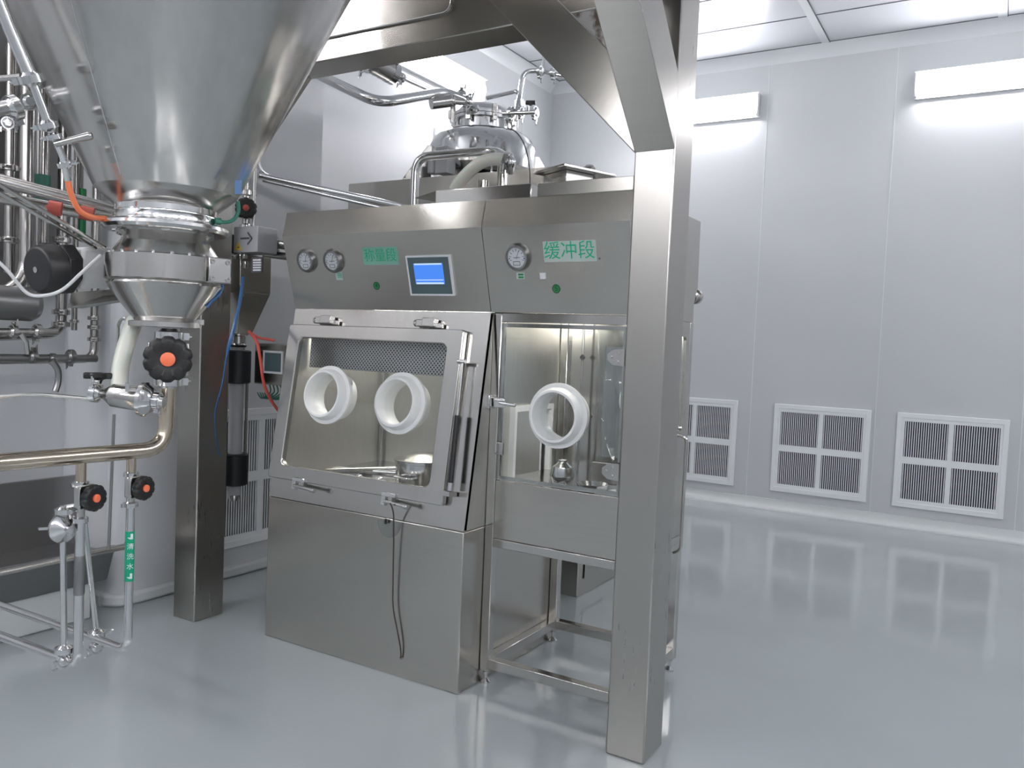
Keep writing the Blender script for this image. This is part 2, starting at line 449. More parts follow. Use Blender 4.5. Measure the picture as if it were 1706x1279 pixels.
lamp('batten lamp on the left wall above the tank, seen under the frame beam', (XL, (yl0+yl1)/2+.05, 4.03), 'x+', 1.3)
for y in (1.7, .1, -1.5): lamp('unseen batten lamp added on the left wall behind the hopper for fill light', (XL, y, 4.06), 'x+')  # unseen lamps added to brighten the left side of the room
for x in (-3.5, -1.5, .8, 3.0): lamp('unseen batten lamp on the wall behind the photographer', (x, YB, 4.06), 'y+')  # unseen; lamps inferred from reflections, more of them added for fill light
for y in (-2.2, -.3, 1.6, 3.5, 5.4): lamp('unseen batten lamp added on the right-hand wall for fill light', (XR, y, 4.06), 'x-')  # unseen lamps, their number raised to brighten the chase face

# ------------------------------------------------------------------ return air grilles
def grille(label, loc, axis='y'):
    t = thing('air_grille', label, 'grille', loc, 'white return air grilles low on the walls')
    c = Vector(loc); n = V(0, -1, 0) if axis == 'y' else V(1, 0, 0); ux = V(1, 0, 0) if axis == 'y' else V(0, 1, 0)
    P = lambda u, v: c+ux*u+V(0, 0, v)
    bm = B(); W, H = .90, .88
    sq = lambda a, b, c_, d: [(a, c_), (b, c_), (b, d), (a, d)]
    ringplate(bm, sq(-W/2, W/2, 0, H), sq(-W/2+.045, W/2-.045, .045, H-.045), P, n*.022)
    obj('frame', bm, 'white', t, bevel=.004)
    for i in (0, 1):
        for j in (0, 1):
            u0 = -W/2+.045+i*.405; v0 = .045+j*.395
            bm = B(); ringplate(bm, sq(u0, u0+.405, v0, v0+.395), sq(u0+.022, u0+.383, v0+.032, v0+.363), P, n*.016)
            K = 19
            for k in range(K):
                u = u0+.022+.361*(k+.5)/K
                obox(bm, P(u, v0+.1975)+n*.007, ux, n, V(0, 0, 1), .0036, .003, .167)
            lp = obj('louvre_panel', bm, 'white', t, bevel=0)
            obj('filter_backing', obox(B(), P(u0+.2025, v0+.1975)+n*.002, ux, n, V(0, 0, 1), .19, .0015, .172), 'dark', lp)
    return t
g0 = grille('white four-panel air grille, nearest and rightmost on the far wall', (-.37, YF, .19))
dup(g0, (-1.495, YF, .19), 'white four-panel air grille in the middle of the three on the far wall')
dup(g0, (-2.765, YF, .19), 'white four-panel air grille on the far wall partly hidden by the steel cabinet')
grille('white air grille on the left wall between the steel post and the cabinet', (-4.13, 3.72, .19), 'x')

# ================================================================== SUPPORT FRAME
fr = thing('hopper_stand', 'tall brushed steel frame of square columns, braces and beam carrying the hopper', 'frame', (-2.42, 2.93, 0))
obj('column', box(B(), -1.218, -1.062, 2.845, 3.034, 0, 3.3), 'sheet_v', fr, bevel=.006)
obj('column', box(B(), -3.785, -3.612, 2.835, 3.025, 0, 3.3), 'sheet_v', fr, bevel=.006)
obj('beam', box(B(), -3.612, -1.218, 2.85, 3.03, 2.834, 3.3), 'sheet', fr, bevel=.006)
bm = B(); tube(bm, fillet([V(-3.6, 2.845, 2.935), V(-2.08, 2.845, 2.935), V(-2.08, 2.845, 3.3)], .05), .006, 8)
obj('beam_trim', bm, 'bright', fr)
for s, x0 in ((-1, -1.218), (1, -3.612)):
    bm = B(); q = .268
    prism(bm, [V(x0, 2.848, 2.276), V(x0+s*.82, 2.848, 3.096), V(x0+s*.82, 2.848, 3.096+q), V(x0, 2.848, 2.276+q)], (0, .175, 0))
    obj('diagonal_brace', bm, 'sheet', fr, bevel=.004)
for x0, x1 in ((-1.218, -1.062), (-3.785, -3.612)):
    bm = B()
    prism(bm, [V(x0, 2.845, 2.276), V(x0, 2.285, 2.836), V(x0, 2.285, 2.836+.27), V(x0, 2.845, 2.276+.27)], (x1-x0, 0, 0))
    obj('diagonal_brace', bm, 'sheet', fr, bevel=.004)
    obj('side_beam', box(B(), x0, x1, 1.0, 2.845, 2.834, 3.3), 'sheet', fr, bevel=.006)
bm = B(); prism(bm, [V(-1.22, 2.856, 2.53), V(-1.72, 2.856, 3.03), V(-1.72, 2.856, 3.28), V(-1.22, 2.856, 3.28)], (0, .012, 0))
obj('gusset_plate', bm, 'stain', fr, smooth=0)

# ================================================================== HOPPER
HX, HY = -2.427, 1.760
hp = thing('hopper', 'huge polished steel cone hopper hanging above the discharge valve', 'hopper', (HX, HY, 1.9))
bm = B()
lathe(bm, (HX, HY, 0), (0, 0, 1), [(2.005, .222), (2.10, .270), (2.35, .392), (2.637, .532), (3.1, .76), (3.3, .80), (3.6, .80)], 288)
for v in bm.verts:                                    # faint upright bends left by rolling the sheet
    dx, dy = v.co.x-HX, v.co.y-HY; a = math.atan2(dy, dx); r = math.hypot(dx, dy)
    if 2.05 < v.co.z < 3.2:
        k = 1+(.0040*math.sin(9*a+.6)+.0028*math.sin(17*a+2.0)+.0011*math.sin(31*a+.3))
        v.co.x = HX+dx*k; v.co.y = HY+dy*k
obj('cone', bm, 'hopper', hp)
bm = B(); lathe(bm, (HX, HY, 0), (0, 0, 1), [(1.945, .150), (1.95, .158), (2.005, .2215), (2.010, .2225)], 96, cap=False); obj('cone_foot', bm, 'hopper', hp)
bm = B(); lathe(bm, (HX, HY, 0), (0, 0, 1), [(1.905, .160), (1.925, .160), (1.928, .158), (1.932, .158), (1.934, .160), (1.957, .160), (1.962, .154)], 64); obj('neck_band', bm, 'polish', hp)
bm = B(); lathe(bm, (HX, HY, 0), (0, 0, 1), [(1.872, .170), (1.874, .190), (1.884, .200), (1.894, .198), (1.902, .182), (1.907, .162)], 64); obj('flange', bm, 'polish', hp)
bm = B(); n_ = 24
p0 = at(100, 20, w=2.35); p1 = at(205, 255, w=2.63)
# welded seam running down the cone
def cone_pt(z, ang, off=0):
    zs = [(2.005, .222), (2.10, .270), (2.35, .392), (2.637, .532), (3.1, .76)]
    for (a, ra), (b, rb) in zip(zs, zs[1:]):
        if a <= z <= b: r = ra+(rb-ra)*(z-a)/(b-a); break
    return V(HX+(r+off)*math.cos(ang), HY+(r+off)*math.sin(ang), z)
base_ang = math.atan2(-HY, -HX)
tube(bm, [cone_pt(2.02+.1*k, base_ang-.62, .0005) for k in range(11)], .0022, 6); obj('weld_seam', bm, 'polish', hp)
bm = B(); q = at(398, 312, w=2.62); 
obox(bm, at(397, 312, w=2.62), RIGHT, UP, FWD, .010, .022, .003)
obj('blue_tab', B() and bm, 'blue', hp)['label'] = 'blue tape tab near the cone rim'

# ================================================================== DISCHARGE VALVE
vb = thing('discharge_valve', 'round steel discharge valve bolted under the hopper cone with bolted side plate', 'valve', (HX, HY, 1.57))
bm = B(); lathe(bm, (HX, HY, 0), (0, 0, 1), [(1.83, .196), (1.825, .188)], 64, cap=False)
bm.free(); bm = B(); lathe(bm, (HX, HY, 0), (0, 0, 1), [(1.872, .150), (1.866, .152), (1.862, .145), (1.852, .132), (1.80, .168), (1.793, .174)], 64); obj('upper_cone', bm, 'bright', vb)
bm = B(); lathe(bm, (HX, HY, 0), (0, 0, 1), [(1.793, .180), (1.790, .189), (1.713, .189), (1.708, .182)], 64); obj('body_ring', bm, 'bright', vb, bevel=0)
bm = B(); lathe(bm, (HX, HY, 0), (0, 0, 1), [(1.708, .178), (1.698, .182), (1.690, .176), (1.672, .166), (1.585, .098), (1.578, .094)], 64); obj('lower_cone', bm, 'bright', vb)
bm = B(); lathe(bm, (HX, HY, 0), (0, 0, 1), [(1.578, .108), (1.576, .112), (1.560, .112), (1.558, .106)], 48); obj('bottom_flange', bm, 'cast', vb)
for k in range(20):
    a = 2*PI*k/20+.1
    p = V(HX+.172*math.cos(a), HY+.172*math.sin(a), 1.79); obj('bolt', cyl(B(), p, p+V(0, 0, .009), .006, 8), 'polish', vb)
# bolted side plate on the right, facing the camera
dc = V(HX, HY, 0); tocam = V(-HX, -HY, 0).normalized(); side = V(0, 0, 1).cross(tocam)   # points right of camera
pc = V(HX, HY, 1.752)+side*.142+tocam*.13
pn = (tocam*.93+side*.36).normalized(); ps = V(0, 0, 1).cross(pn)
obj('side_block', obox(B(), pc-pn*.03, ps, V(0, 0, 1), pn, .062, .042, .035), 'bright', vb, bevel=.004)
obj('side_plate', obox(B(), pc+pn*.012+ps*.017, ps, V(0, 0, 1), pn, .037, .040, .004), 'cast', vb, bevel=.002)
for i in (-1, 1):
    for j in (-1, 1):
        p = pc+pn*.016+ps*(.017+i*.027)+V(0, 0, j*.028)
        obj('plate_screw', ring(B(), p, pn, [(0, .004), (0, .0085), (.004, .0085), (.004, .004)], 12), 'darksteel', vb)
bm = B(); p = at(206, 385, w=2.70); lathe(bm, p-V(0, 0, .045), (0, 0, 1), [(0, .008), (.03, .008), (.034, .022), (.05, .028), (.066, .022), (.072, .010), (.08, .008)], 20)
cyl(bm, p+V(0, 0, .004), p+V(0, 0, .004)-side*.035, .007, 10); obj('grease_fitting', bm, 'polish', vb)

# actuator on the left of the valve
ac = thing('valve_actuator', 'black capped motor with white gearbox on the left of the discharge valve', 'actuator', at(120, 487, w=2.75))
mc = at(150, 448, w=2.80); ma = at(84, 449, w=2.70)
axd = (at(60, 449, w=2.62)-at(185, 446, w=2.86)).normalized(); ay, au, av = frame_of(axd)
zz = V(0, 0, 1); av = axd.cross(zz).normalized()
obj('gearbox', obox(B(), at(147, 446, w=2.80), axd, zz, av, .062, .070, .055), 'offwhite', ac, bevel=.012)
obj('adapter', obox(B(), at(178, 446, w=2.84), axd, zz, av, .016, .048, .035), 'cast', ac, bevel=.004)
bm = B(); cm = at(113, 448, w=2.735)
pts = []
for k in range(8):
    a = PI/8+k*PI/4; pts.append(cm+(zz*math.sin(a)+av*math.cos(a))*.087)
prism(bm, pts, axd*.048); c2 = cm+axd*.048
lathe(bm, c2-axd*.002, axd, [(0, .084), (.05, .079), (.062, .070), (.064, .018), (.064, 0)], 32)
obj('motor_cap', bm, 'black', ac, bevel=.004)
bm = B(); cyl(bm, c2+axd*.058, c2+axd*.066, .010, 12); obj('cap_screw', bm, 'cast', ac)
bm = B(); prism(bm, [at(118, 487, w=2.74), at(205, 480, w=2.9), at(215, 497, w=2.9), at(112, 513, w=2.74)], (0, .05, 0)); obj('bracket', bm, 'bright', ac, bevel=.003)
cb = B(); tube(cb, smoothpath([at(-20, 420, w=2.5), at(12, 450, w=2.52), at(45, 488, w=2.56), at(75, 492, w=2.58), at(105, 482, w=2.6), at(135, 455, w=2.64), at(168, 425, w=2.68)]), .0055, 8)
tag(obj('white_cable', cb, 'offwhite'), 'white cable looping under the black motor cap', 'cable')
bm = B()
for a, b in (((0, 308), (175, 413)), ((0, 322), (160, 414))):
    cyl(bm, at(a[0]-30, a[1]-18, w=2.42), at(*b, w=2.74), .0065, 10)
tag(obj('air_line_pair', bm, 'bright'), 'pair of thin slanting steel tubes running down to the white gearbox', 'tube')

# ================================================================== MAIN DIAPHRAGM VALVE
def dvalve(name, label, c, out, r, pipe_r, top=.09, bot=.09, body=(.045, .04, .05), cap='orange', wheel='black', matb='cast', group=None, dist=.05, wing=(1, 1)):
    c = Vector(c); t = thing(name, label, 'valve', c-V(0, 0, bot), group)
    out, u, v = frame_of(out)
    u = V(0, 0, 1).cross(out).normalized(); z = out.cross(u); 
    bm = B(); lathe(bm, c-V(0, 0, bot), (0, 0, 1), [(0, pipe_r), (bot*.5, pipe_r), (bot*.75, pipe_r*1.15), (bot+top*.25, pipe_r*1.15), (bot+top*.5, pipe_r), (bot+top, pipe_r)], 20)
    obox(bm, c+out*body[1]*.4, u, z, out, body[0], body[2], body[1]*.55); obj('body', bm, matb, t, bevel=.006)
    bm = B(); obox(bm, c+out*(body[1]*1.0), u, z, out, body[0]*1.08, body[2]*1.02, .006)
    lathe(bm, c+out*(body[1]+.004), out, [(0, body[0]*.9), (dist*.5, body[0]*.7), (dist*.6, r*.35), (dist, r*.3)], 24); obj('bonnet', bm, matb, t, bevel=.002)
    for i in (-1, 1):
        for j in (-1, 1):
            p = c+u*i*body[0]*.82+z*j*body[2]*.78+out*(body[1]*.6); obj('bonnet_bolt', cyl(B(), p, p+out*body[1]*.75, .0055, 8), 'polish', t)
    h = r*.62
    bm = B(); handwheel(bm, c+out*(body[1]+dist), out, r, h); hw = obj('handwheel', bm, wheel, t, smooth=40)
    bm = B(); lathe(bm, c+out*(body[1]+dist+h*.80), out, [(0, r*.30), (h*.25, r*.30), (h*.32, r*.24), (h*.33, 0)], 24); obj('wheel_cap', bm, cap, hw)
    clamps(t, 'polish', (c+V(0, 0, top), (0, 0, 1), pipe_r*1.5, wing[0] > 0, u*wing[0]-out*.2), (c-V(0, 0, bot), (0, 0, 1), pipe_r*1.5, wing[1] > 0, u*wing[1]-out*.2))
    return t
VX, VY = -2.405, 1.762
outd = (CAM-V(VX, VY, 0)); outd.z = 0; outd.normalize()
dvalve('diaphragm_valve', 'largest black handwheel valve with orange cap, directly under the hopper outlet', (VX, VY, 1.455), outd*1+side*-.02, .076, .026, top=.075, bot=.078, body=(.058, .035, .052), dist=.035)
bm = B(); lathe(bm, (HX+.01, HY, 1.525), (0, 0, 1), [(0, .026), (.033, .026), (.034, .10)], 24, cap=False); 
bm.free()

# ================================================================== HEAT-TINTED PIPE and branches
e0 = V(VX, VY, 1.375)
eb = V(VX+.0, VY-.005, 1.150)
lft = at(0, 770, w=2.33); lft2 = eb+(lft-eb)*1.35
hp1 = thing('discharge_pipe', 'thick brownish heat-tinted steel pipe bending left below the hopper valve', 'pipe', eb)
bm = B(); pipe(bm, [e0, eb, lft2], .0258, .085, 24); obj('pipe_run', bm, 'tint', hp1)
dirp = (lft-eb).normalized()
def onpipe(px):
    best = None
    for k in range(400):
        p = eb+(lft2-eb)*(k/400); d = p-CAM; x = 853+FPX*d.dot(RIGHT)/d.dot(FWD)
        if best is None or abs(x-px) < best[0]: best = (abs(x-px), p)
    return best[1]
A1 = onpipe(136); A2 = onpipe(219)
for a in (A1, A2): obj('branch_stub', cyl(B(), a, a-V(0, 0, .075 if a is A2 else .09), .0155, 16), 'tint', hp1)
bm = B(); lathe(bm, e0, (0, 0, 1), [(-.004, .03), (0, .036), (.008, .036), (.012, .03)], 24); obj('ferrule', bm, 'polish', hp1)
o1 = (outd*.70+side*.72).normalized()
def zpix(A, py):
    """height on the upright through A that the photo shows at row py"""
    lo, hi = -1., 6.
    for _ in range(40):
        mid = (lo+hi)/2; p = V(A.x, A.y, mid); d = p-CAM; y = 639.5-FPX*d.dot(UP)/d.dot(FWD)
        if y > py: lo = mid
        else: hi = mid
    return lo
z1 = zpix(A1, 826); z2 = zpix(A2, 810)
dvalve('diaphragm_valve', 'black handwheel valve with orange cap under the tinted pipe, left of two', (A1.x, A1.y, z1), o1, .042, .013, top=A1.z-.088-z1, bot=.075, body=(.026, .022, .036), dist=.020, group='small handwheel valves under the tinted pipe', wing=(-1, 1))
dvalve('diaphragm_valve', 'black handwheel valve with orange cap under the tinted pipe, right of two', (A2.x, A2.y, z2), o1, .040, .013, top=A2.z-.075-z2, bot=.06, body=(.026, .022, .034), dist=.020, group='small handwheel valves under the tinted pipe', wing=(1, -1))
# drop pipes
zb1, zb2 = zpix(A1, 1106), zpix(A2, 1082)
bm = B(); pe1 = at(-60, 1048, w=2.35)
pipe(bm, [V(A1.x, A1.y, z1-.08), V(A1.x, A1.y, zb1), V(A1.x-.55, A1.y-.02, zb1)], .0145, .04, 16)
tag(obj('drop_pipe', bm, 'polish'), 'bare steel drop pipe under the left handwheel valve, bending left near the floor', 'pipe')
rr = thing('drop_pipe', 'steel drop pipe with green label sleeve, under the right handwheel valve', 'pipe', (A2.x, A2.y, zb2))
bm = B(); pipe(bm, [V(A2.x, A2.y, z2-.065), V(A2.x, A2.y, zb2), V(A2.x-.95, A2.y-.02, zb2)], .0135, .04, 16); obj('pipe_run', bm, 'polish', rr)
zt, zl = zpix(A2, 884), zpix(A2, 967)
bm = B(); cyl(bm, V(A2.x, A2.y, zl), V(A2.x, A2.y, zt), .0145, 24); sl = obj('label_sleeve', bm, 'green', rr); sl['label'] = 'green label sleeve with white writing'
ld = V(-A2.x, -A2.y, 0).normalized(); ls = V(0, 0, 1).cross(ld)
sz = (zt-zl)
for k, ch in enumerate('清洗水'):
    text_obj('label_writing', ch, .0215, V(A2.x, A2.y, zt-sz*(.30+.2*k))+ld*.0147+ls*.002, ls, V(0, 0, 1), ld, 'paper', sl)
for zq in (.09, .88):
    bm = B(); c_ = V(A2.x, A2.y, zt-sz*zq)+ld*.0147
    prism(bm, [c_+ls*a+V(0, 0, b) for a, b in ((-.008, -.004), (.002, -.004), (.002, .008), (.009, .008), (.009, -.010), (0, -.010))], ld*.0006)
    obj('label_arrow', bm, 'paper', sl, smooth=0)
# ribbed dark insulation sleeve on left drop pipe
za, zbb = zpix(A1, 925), zpix(A1, 990)
bm = B(); lathe(bm, (A1.x, A1.y, zbb), (0, 0, 1), [(0, .0145), (.001, .0158)]+[((za-zbb)*k/12, .0158+(.0006 if k % 2 else 0)) for k in range(1, 12)]+[(za-zbb, .0145)], 16)
tag(obj('pipe_sleeve', bm, 'darksteel'), 'short dull grey sleeve around the left drop pipe', 'sleeve')
# steam trap: round clamped body left of the first drop pipe, with its own thin legs
tp = at(105, 879, w=2.52); td = (V(-tp.x, -tp.y, 0).normalized()*.8+side*.6).normalized()
st = thing('steam_trap', 'small round polished steel trap on a clamp left of the bare drop pipe', 'trap', tp)
bm = B(); lathe(bm, tp-td*.014, td, [(0, 0), (0, .03), (.006, .044), (.012, .047), (.018, .047), (.024, .040), (.032, .022), (.040, .014), (.056, .013), (.058, 0)], 32); obj('trap_body', bm, 'polish', st)
bm = B(); clampset(bm, tp+V(0, 0, .052), (0, 0, 1), .022, True, side=td); cyl(bm, tp+V(0, 0, .03), tp+V(0, 0, .07), .012, 14)
cyl(bm, tp+V(0, 0, .062), V(A1.x, A1.y, tp.z+.07), .008, 10)
obj('clamp', bm, 'polish', st)
bm = B(); obox(bm, tp-side*.052, side, V(0, 0, 1), td, .014, .004, .003); obj('wing_nut', bm, 'polish', st)
bm = B(); b1 = at(107, 1085, w=2.56); cyl(bm, tp-V(0, 0, .03), b1, .0095, 14); obj('leg_pipe', bm, 'polish', st)
bm = B(); clampset(bm, b1+V(0, 0, .006), (0, 0, 1), .024, True, side=side); cyl(bm, b1, b1-V(0, 0, .035), .010, 12); clampset(bm, b1-V(0, 0, .028), (1, 0, 0), .02, True, side=V(0, -1, 0)); obj('foot_clamp', bm, 'polish', st)
bm = B(); a_ = at(141, 870, w=2.56); b_ = at(161, 1056, w=2.80); cyl(bm, a_, b_, .0085, 14)
ch_ = thing('slanting_pipe', 'thin slanting steel pipe with clamped foot, between the two drop pipes', 'pipe', b_)
obj('pipe_run', bm, 'polish', ch_)
bm = B(); clampset(bm, b_, (0, 0, 1), .024, True, side=side); cyl(bm, b_, b_-V(0, 0, .04), .009, 12); clampset(bm, b_-V(0, 0, .045), (1, 0, 0), .02, True, side=V(0, -1, 0)); obj('foot_clamp', bm, 'polish', ch_)

# ================================================================== FILTER HOUSING on the side of the tinted pipe
f0 = at(165, 655, w=2.62); f1 = at(262, 668, w=2.62); fd = (f1-f0).normalized(); FL = (f1-f0).length
fh = thing('filter_housing', 'polished horizontal filter housing clamped beside the tinted pipe elbow', 'filter', f0)
bm = B(); lathe(bm, f0, fd, [(0, .012), (.02, .018), (.036, .030), (.046, .037), (FL*.72, .040), (FL*.72+.004, .046)], 32); obj('barrel', bm, 'bright', fh)
bm = B(); lathe(bm, f0, fd, [(FL*.72, .046), (FL*.74, .056), (FL*.80, .056), (FL*.82, .050), (FL*.90, .040), (FL*.96, .02), (FL*1.12, .018)], 32); obj('clamp_ring', bm, 'polish', fh)
clamps(fh, 'polish', (f0-fd*.012, fd, .026, True, V(0, 0, 1)), (f0+fd*(FL*1.0), fd, .024, True, -V(0, 0, 1)))
for px, py in ((212, 645), (243, 660)):
    p = at(px, py, w=2.575); obj('bracket_screw', obox(B(), p, fd, V(0, 0, 1), tocam, .006, .014, .006), 'polish', fh)
# thin inlet tube
bm = B(); tube(bm, fillet([at(-40, 664, w=2.45), at(62, 656, w=2.52), at(150, 664, w=2.61)], .05), .006, 10)
tag(obj('thin_tube', bm, 'bright'), 'thin steel tube running left from the filter housing', 'tube')
# small hand valve behind the filter
kv = thing('hand_valve', 'small black T-handle valve above the left end of the filter housing', 'valve', at(160, 655, w=2.66))
bm = B(); cyl(bm, at(160, 662, w=2.66), at(163, 640, w=2.66), .017, 16); obj('stem', bm, 'bright', kv)
bm = B(); p = at(163, 637, w=2.66); lathe(bm, p, (0, 0, 1), [(-.006, .010), (.008, .014), (.014, .030), (.030, .030), (.033, .012), (.033, 0)], 24); obox(bm, p+V(0, 0, .022), side, V(0, 0, 1), tocam, .042, .010, .014); obj('handle', bm, 'black', kv, bevel=.004)
# milky hose
bm = B(); tube(bm, smoothpath([at(226, 532, w=2.76), at(219, 548, w=2.75), at(207, 585, w=2.73), at(200, 620, w=2.70), at(200, 652, w=2.66)]), .027, 20)
tag(obj('milky_hose', bm, 'hose'), 'milky soft hose hanging from the valve bottom to the filter housing', 'hose')
bm = B(); tube(bm, fillet([at(195, 640, w=2.95), at(197, 540, w=2.95), at(203, 530, w=2.93), at(335, 533, w=2.86), at(331, 545, w=2.86)], .02), .006, 8)
obox(bm, at(275, 534, w=2.80), side, V(0, 0, 1), tocam, .125, .009, .006)
tag(obj('bracket_rail', bm, 'cast'), 'steel rail bracket across the bottom of the discharge valve', 'bracket')

# thin upright rods behind
bm = B(); cyl(bm, at(190, 690, w=3.2), at(181, 915, w=3.2), .006, 8); tag(obj('thin_rod', bm, 'darksteel'), 'thin upright rod behind the green-labelled drop pipe', 'rod')

# ================================================================== HOPPER WALL CIP LINE (left edge)
cl = thing('spray_line', 'slanting polished pipe with clamps lying along the left side of the hopper cone', 'pipe', at(105, 295, w=2.45))
bm = B()
L_ = [at(-25, -60, w=2.2), at(18, 50, w=2.26), at(50, 125, w=2.30), at(84, 215, w=2.36), at(105, 262, w=2.40), at(113, 300, w=2.44)]
tube(bm, [L_[0], L_[1], L_[2]], .019, 16); tube(bm, [L_[2], L_[3]], .013, 16); tube(bm, [L_[3], L_[4], L_[5]], .010, 14); obj('pipe_run', bm, 'polish', cl)
for (px, py, w_, r_, sd) in ((52, 132, 2.30, .030, -1), (80, 209, 2.355, .024, -1), (90, 228, 2.37, .019, -1), (109, 274, 2.42, .020, 1)):
    clamps(cl, 'polish', (at(px, py, w=w_), L_[3]-L_[2], r_, True, side*sd))
bm = B(); cyl(bm, at(92, 240, w=2.37), at(150, 226, w=2.38), .009, 16, r2=.012); lathe(bm, at(150, 226, w=2.38), at(150, 226, w=2.38)-at(92, 240, w=2.37), [(0, .012), (.006, .009), (.008, 0)], 16); obj('spray_lever', bm, 'bright', cl)
bm = B(); hs = at(113, 300, w=2.44)
tube(bm, smoothpath([hs, at(119, 325, w=2.46), at(132, 350, w=2.5), at(152, 361, w=2.56), at(176, 364, w=2.66)]), .0085, 10)
tag(obj('orange_hose', bm, 'orangehose'), 'orange air hose curving from the spray line to the hopper flange', 'hose')
# bright clamped pipe coming in from left edge
ip = thing('inlet_pipe', 'bright clamped pipe entering at the left edge beside the spray line', 'pipe', at(0, 190, w=2.6))
bm = B(); cyl(bm, at(-60, 195, w=2.5), at(20, 178, w=2.6), .024, 20); cyl(bm, at(20, 178, w=2.6), at(56, 168, w=2.62), .012, 14); obj('pipe_run', bm, 'polish', ip)
clamps(ip, 'polish', (at(22, 180, w=2.6), at(22, 178, w=2.6)-at(-50, 195, w=2.5), .034, True, -V(0, 0, 1)), (at(48, 170, w=2.6), V(-1, .2, 0), .022, True, V(0, 0, 1)), (at(12, 205, w=2.55), V(-1, .2, 0), .016, True, V(0, 0, -1)))
bm = B(); cyl(bm, at(-30, 133, w=2.4), at(34, 128, w=2.42), .009, 14); tag(obj('stub_pipe', bm, 'bright'), 'short horizontal pipe at the left edge, meeting the spray line clamp', 'pipe')

# ================================================================== BACK PIPEWORK against left wall
def upr(name, label, px, y0, y1, X, r, m='pipe_back', cl=(), group=None, topz=None, tail=None):
    a = at(px, (y0+y1)/2, X=X); 
    zt = zpix(a, y0) if topz is None else topz; zb = zpix(a, y1)
    t = thing(name, label, 'pipe', (a.x, a.y, zb), group)
    pts = [V(a.x, a.y, zt), V(a.x, a.y, zb)]
    if tail: pts.append(Vector(tail))
    bm = B(); pipe(bm, pts, r, r*3.2, 14) if tail else tube(bm, pts, r, 14)
    obj('pipe_run', bm, m, t)
    if cl:
        clamps(t, 'cast', *[(V(a.x, a.y, zpix(a, y)), (0, 0, 1), r*1.35, True, V(.3, -1, 0)) for y in cl])
    return t
GP = 'upright pipes on the left wall behind the hopper'
def tl(px, py, X): return at(px, py, X=X)
upr('upright_pipe', 'upright steel pipe nearest the left photo edge, behind the hopper', 18, -30, 455, -4.35, .026, cl=(280, 400), group=GP)
upr('upright_pipe', 'slim upright pipe second from the left edge, behind the hopper', 50, -30, 490, -4.42, .019, cl=(405,), group=GP)
upr('upright_pipe', 'wide upright pipe passing just left of the black motor cap', 46, -30, 470, -4.25, .034, cl=(), group=GP, tail=tl(-30, 505, -4.25))
upr('upright_pipe', 'upright pipe whose lower bend shows behind the black motor cap', 73, 150, 405, -4.3, .024, cl=(), group=GP)
upr('upright_pipe', 'upright pipe dropping below the motor bracket to the upper cross pipe', 106, -30, 555, -4.3, .027, cl=(400, 520, 540), group=GP, tail=tl(-40, 560, -4.3))
upr('upright_pipe', 'thin upright pipe just right of the one below the motor bracket', 127, 120, 550, -4.35, .015, cl=(535,), group=GP)
upr('upright_pipe', 'upright pipe right of the motor dropping to the lower cross pipe', 159, 290, 598, -4.25, .021, cl=(530, 545, 565), group=GP, tail=tl(-40, 600, -4.25))
upr('upright_pipe', 'thin upright pipe with green tape behind the orange hose', 133, 200, 400, -4.4, .018, group=GP)
bm = B(); a = tl(133, 320, -4.38); cyl(bm, V(a.x+.02, a.y, zpix(a, 335)), V(a.x+.02, a.y, zpix(a, 315)), .022, 12); cyl(bm, V(a.x+.02, a.y, zpix(a, 395)), V(a.x+.02, a.y, zpix(a, 365)), .022, 12)
tag(obj('green_tape', bm, 'greendot'), 'green tape bands on a thin pipe behind the orange hose', 'tape')
bm = B(); a = tl(70, 320, -4.3); cyl(bm, V(a.x, a.y, zpix(a, 335)), V(a.x, a.y, zpix(a, 292)), .040, 12)
tag(obj('dark_green_band', bm, 'greenpipe'), 'dull green band on the pipe bundle left of the orange hose', 'tape')
upr('upright_pipe', 'broad grey pipe behind the dull green band', 70, -30, 470, -4.34, .037, group=GP, m='darksteel')
# cross pipes
bm = B(); cyl(bm, at(-40, 596, X=-4.22), at(160, 597, X=-4.22), .020, 16); clampset(bm, at(55, 594, X=-4.2), (0, 1, 0), .03, True, side=V(0, 0, 1)); clampset(bm, at(118, 594, X=-4.2), (0, 1, 0), .032, True, side=V(0, 0, -1)); clampset(bm, at(88, 598, X=-4.2), (0, 1, 0), .026, True, side=V(1, 0, 0))
tag(obj('cross_pipe', bm, 'darksteel'), 'lower of two level pipes on the left wall, with clamps', 'pipe')
bm = B(); cyl(bm, at(-40, 552, X=-4.22), at(95, 553, X=-4.22), .018, 16); clampset(bm, at(22, 552, X=-4.2), (0, 1, 0), .03, True, side=V(0, 0, 1)); clampset(bm, at(62, 552, X=-4.2), (0, 1, 0), .032, True, side=V(0, 0, -1)); tube(bm, [at(35, 556, X=-4.2), at(44, 570, X=-4.2), at(46, 590, X=-4.2)], .012, 10)
tag(obj('cross_pipe', bm, 'cast'), 'upper of two level pipes on the left wall, with clamps', 'pipe')
bm = B(); tube(bm, smoothpath([at(85, 600, X=-4.15), at(96, 615, X=-4.15), at(97, 635, X=-4.15), at(92, 652, X=-4.15)]), .016, 10)
tag(obj('braided_hose', bm, 'darksteel'), 'short braided hose end hanging below the lower level pipe', 'hose')
bm = B(); cyl(bm, at(-60, 285, w=3.6), at(200, 353, w=3.9), .030, 18)
tag(obj('slanting_main', bm, 'cast'), 'long steel pipe slanting down behind the orange hose to the hopper neck', 'pipe')
rp = thing('taped_pipe', 'steel pipe with two red tape bands behind the orange hose', 'pipe', at(60, 345, w=3.7))
bm = B(); cyl(bm, at(-60, 318, w=3.5), at(185, 364, w=3.85), .027, 18); obj('pipe_run', bm, 'bright', rp)
bm = B(); cyl(bm, at(81, 345, w=3.66), at(103, 349, w=3.68), .032, 18); obj('tape_band', bm, 'red', rp)
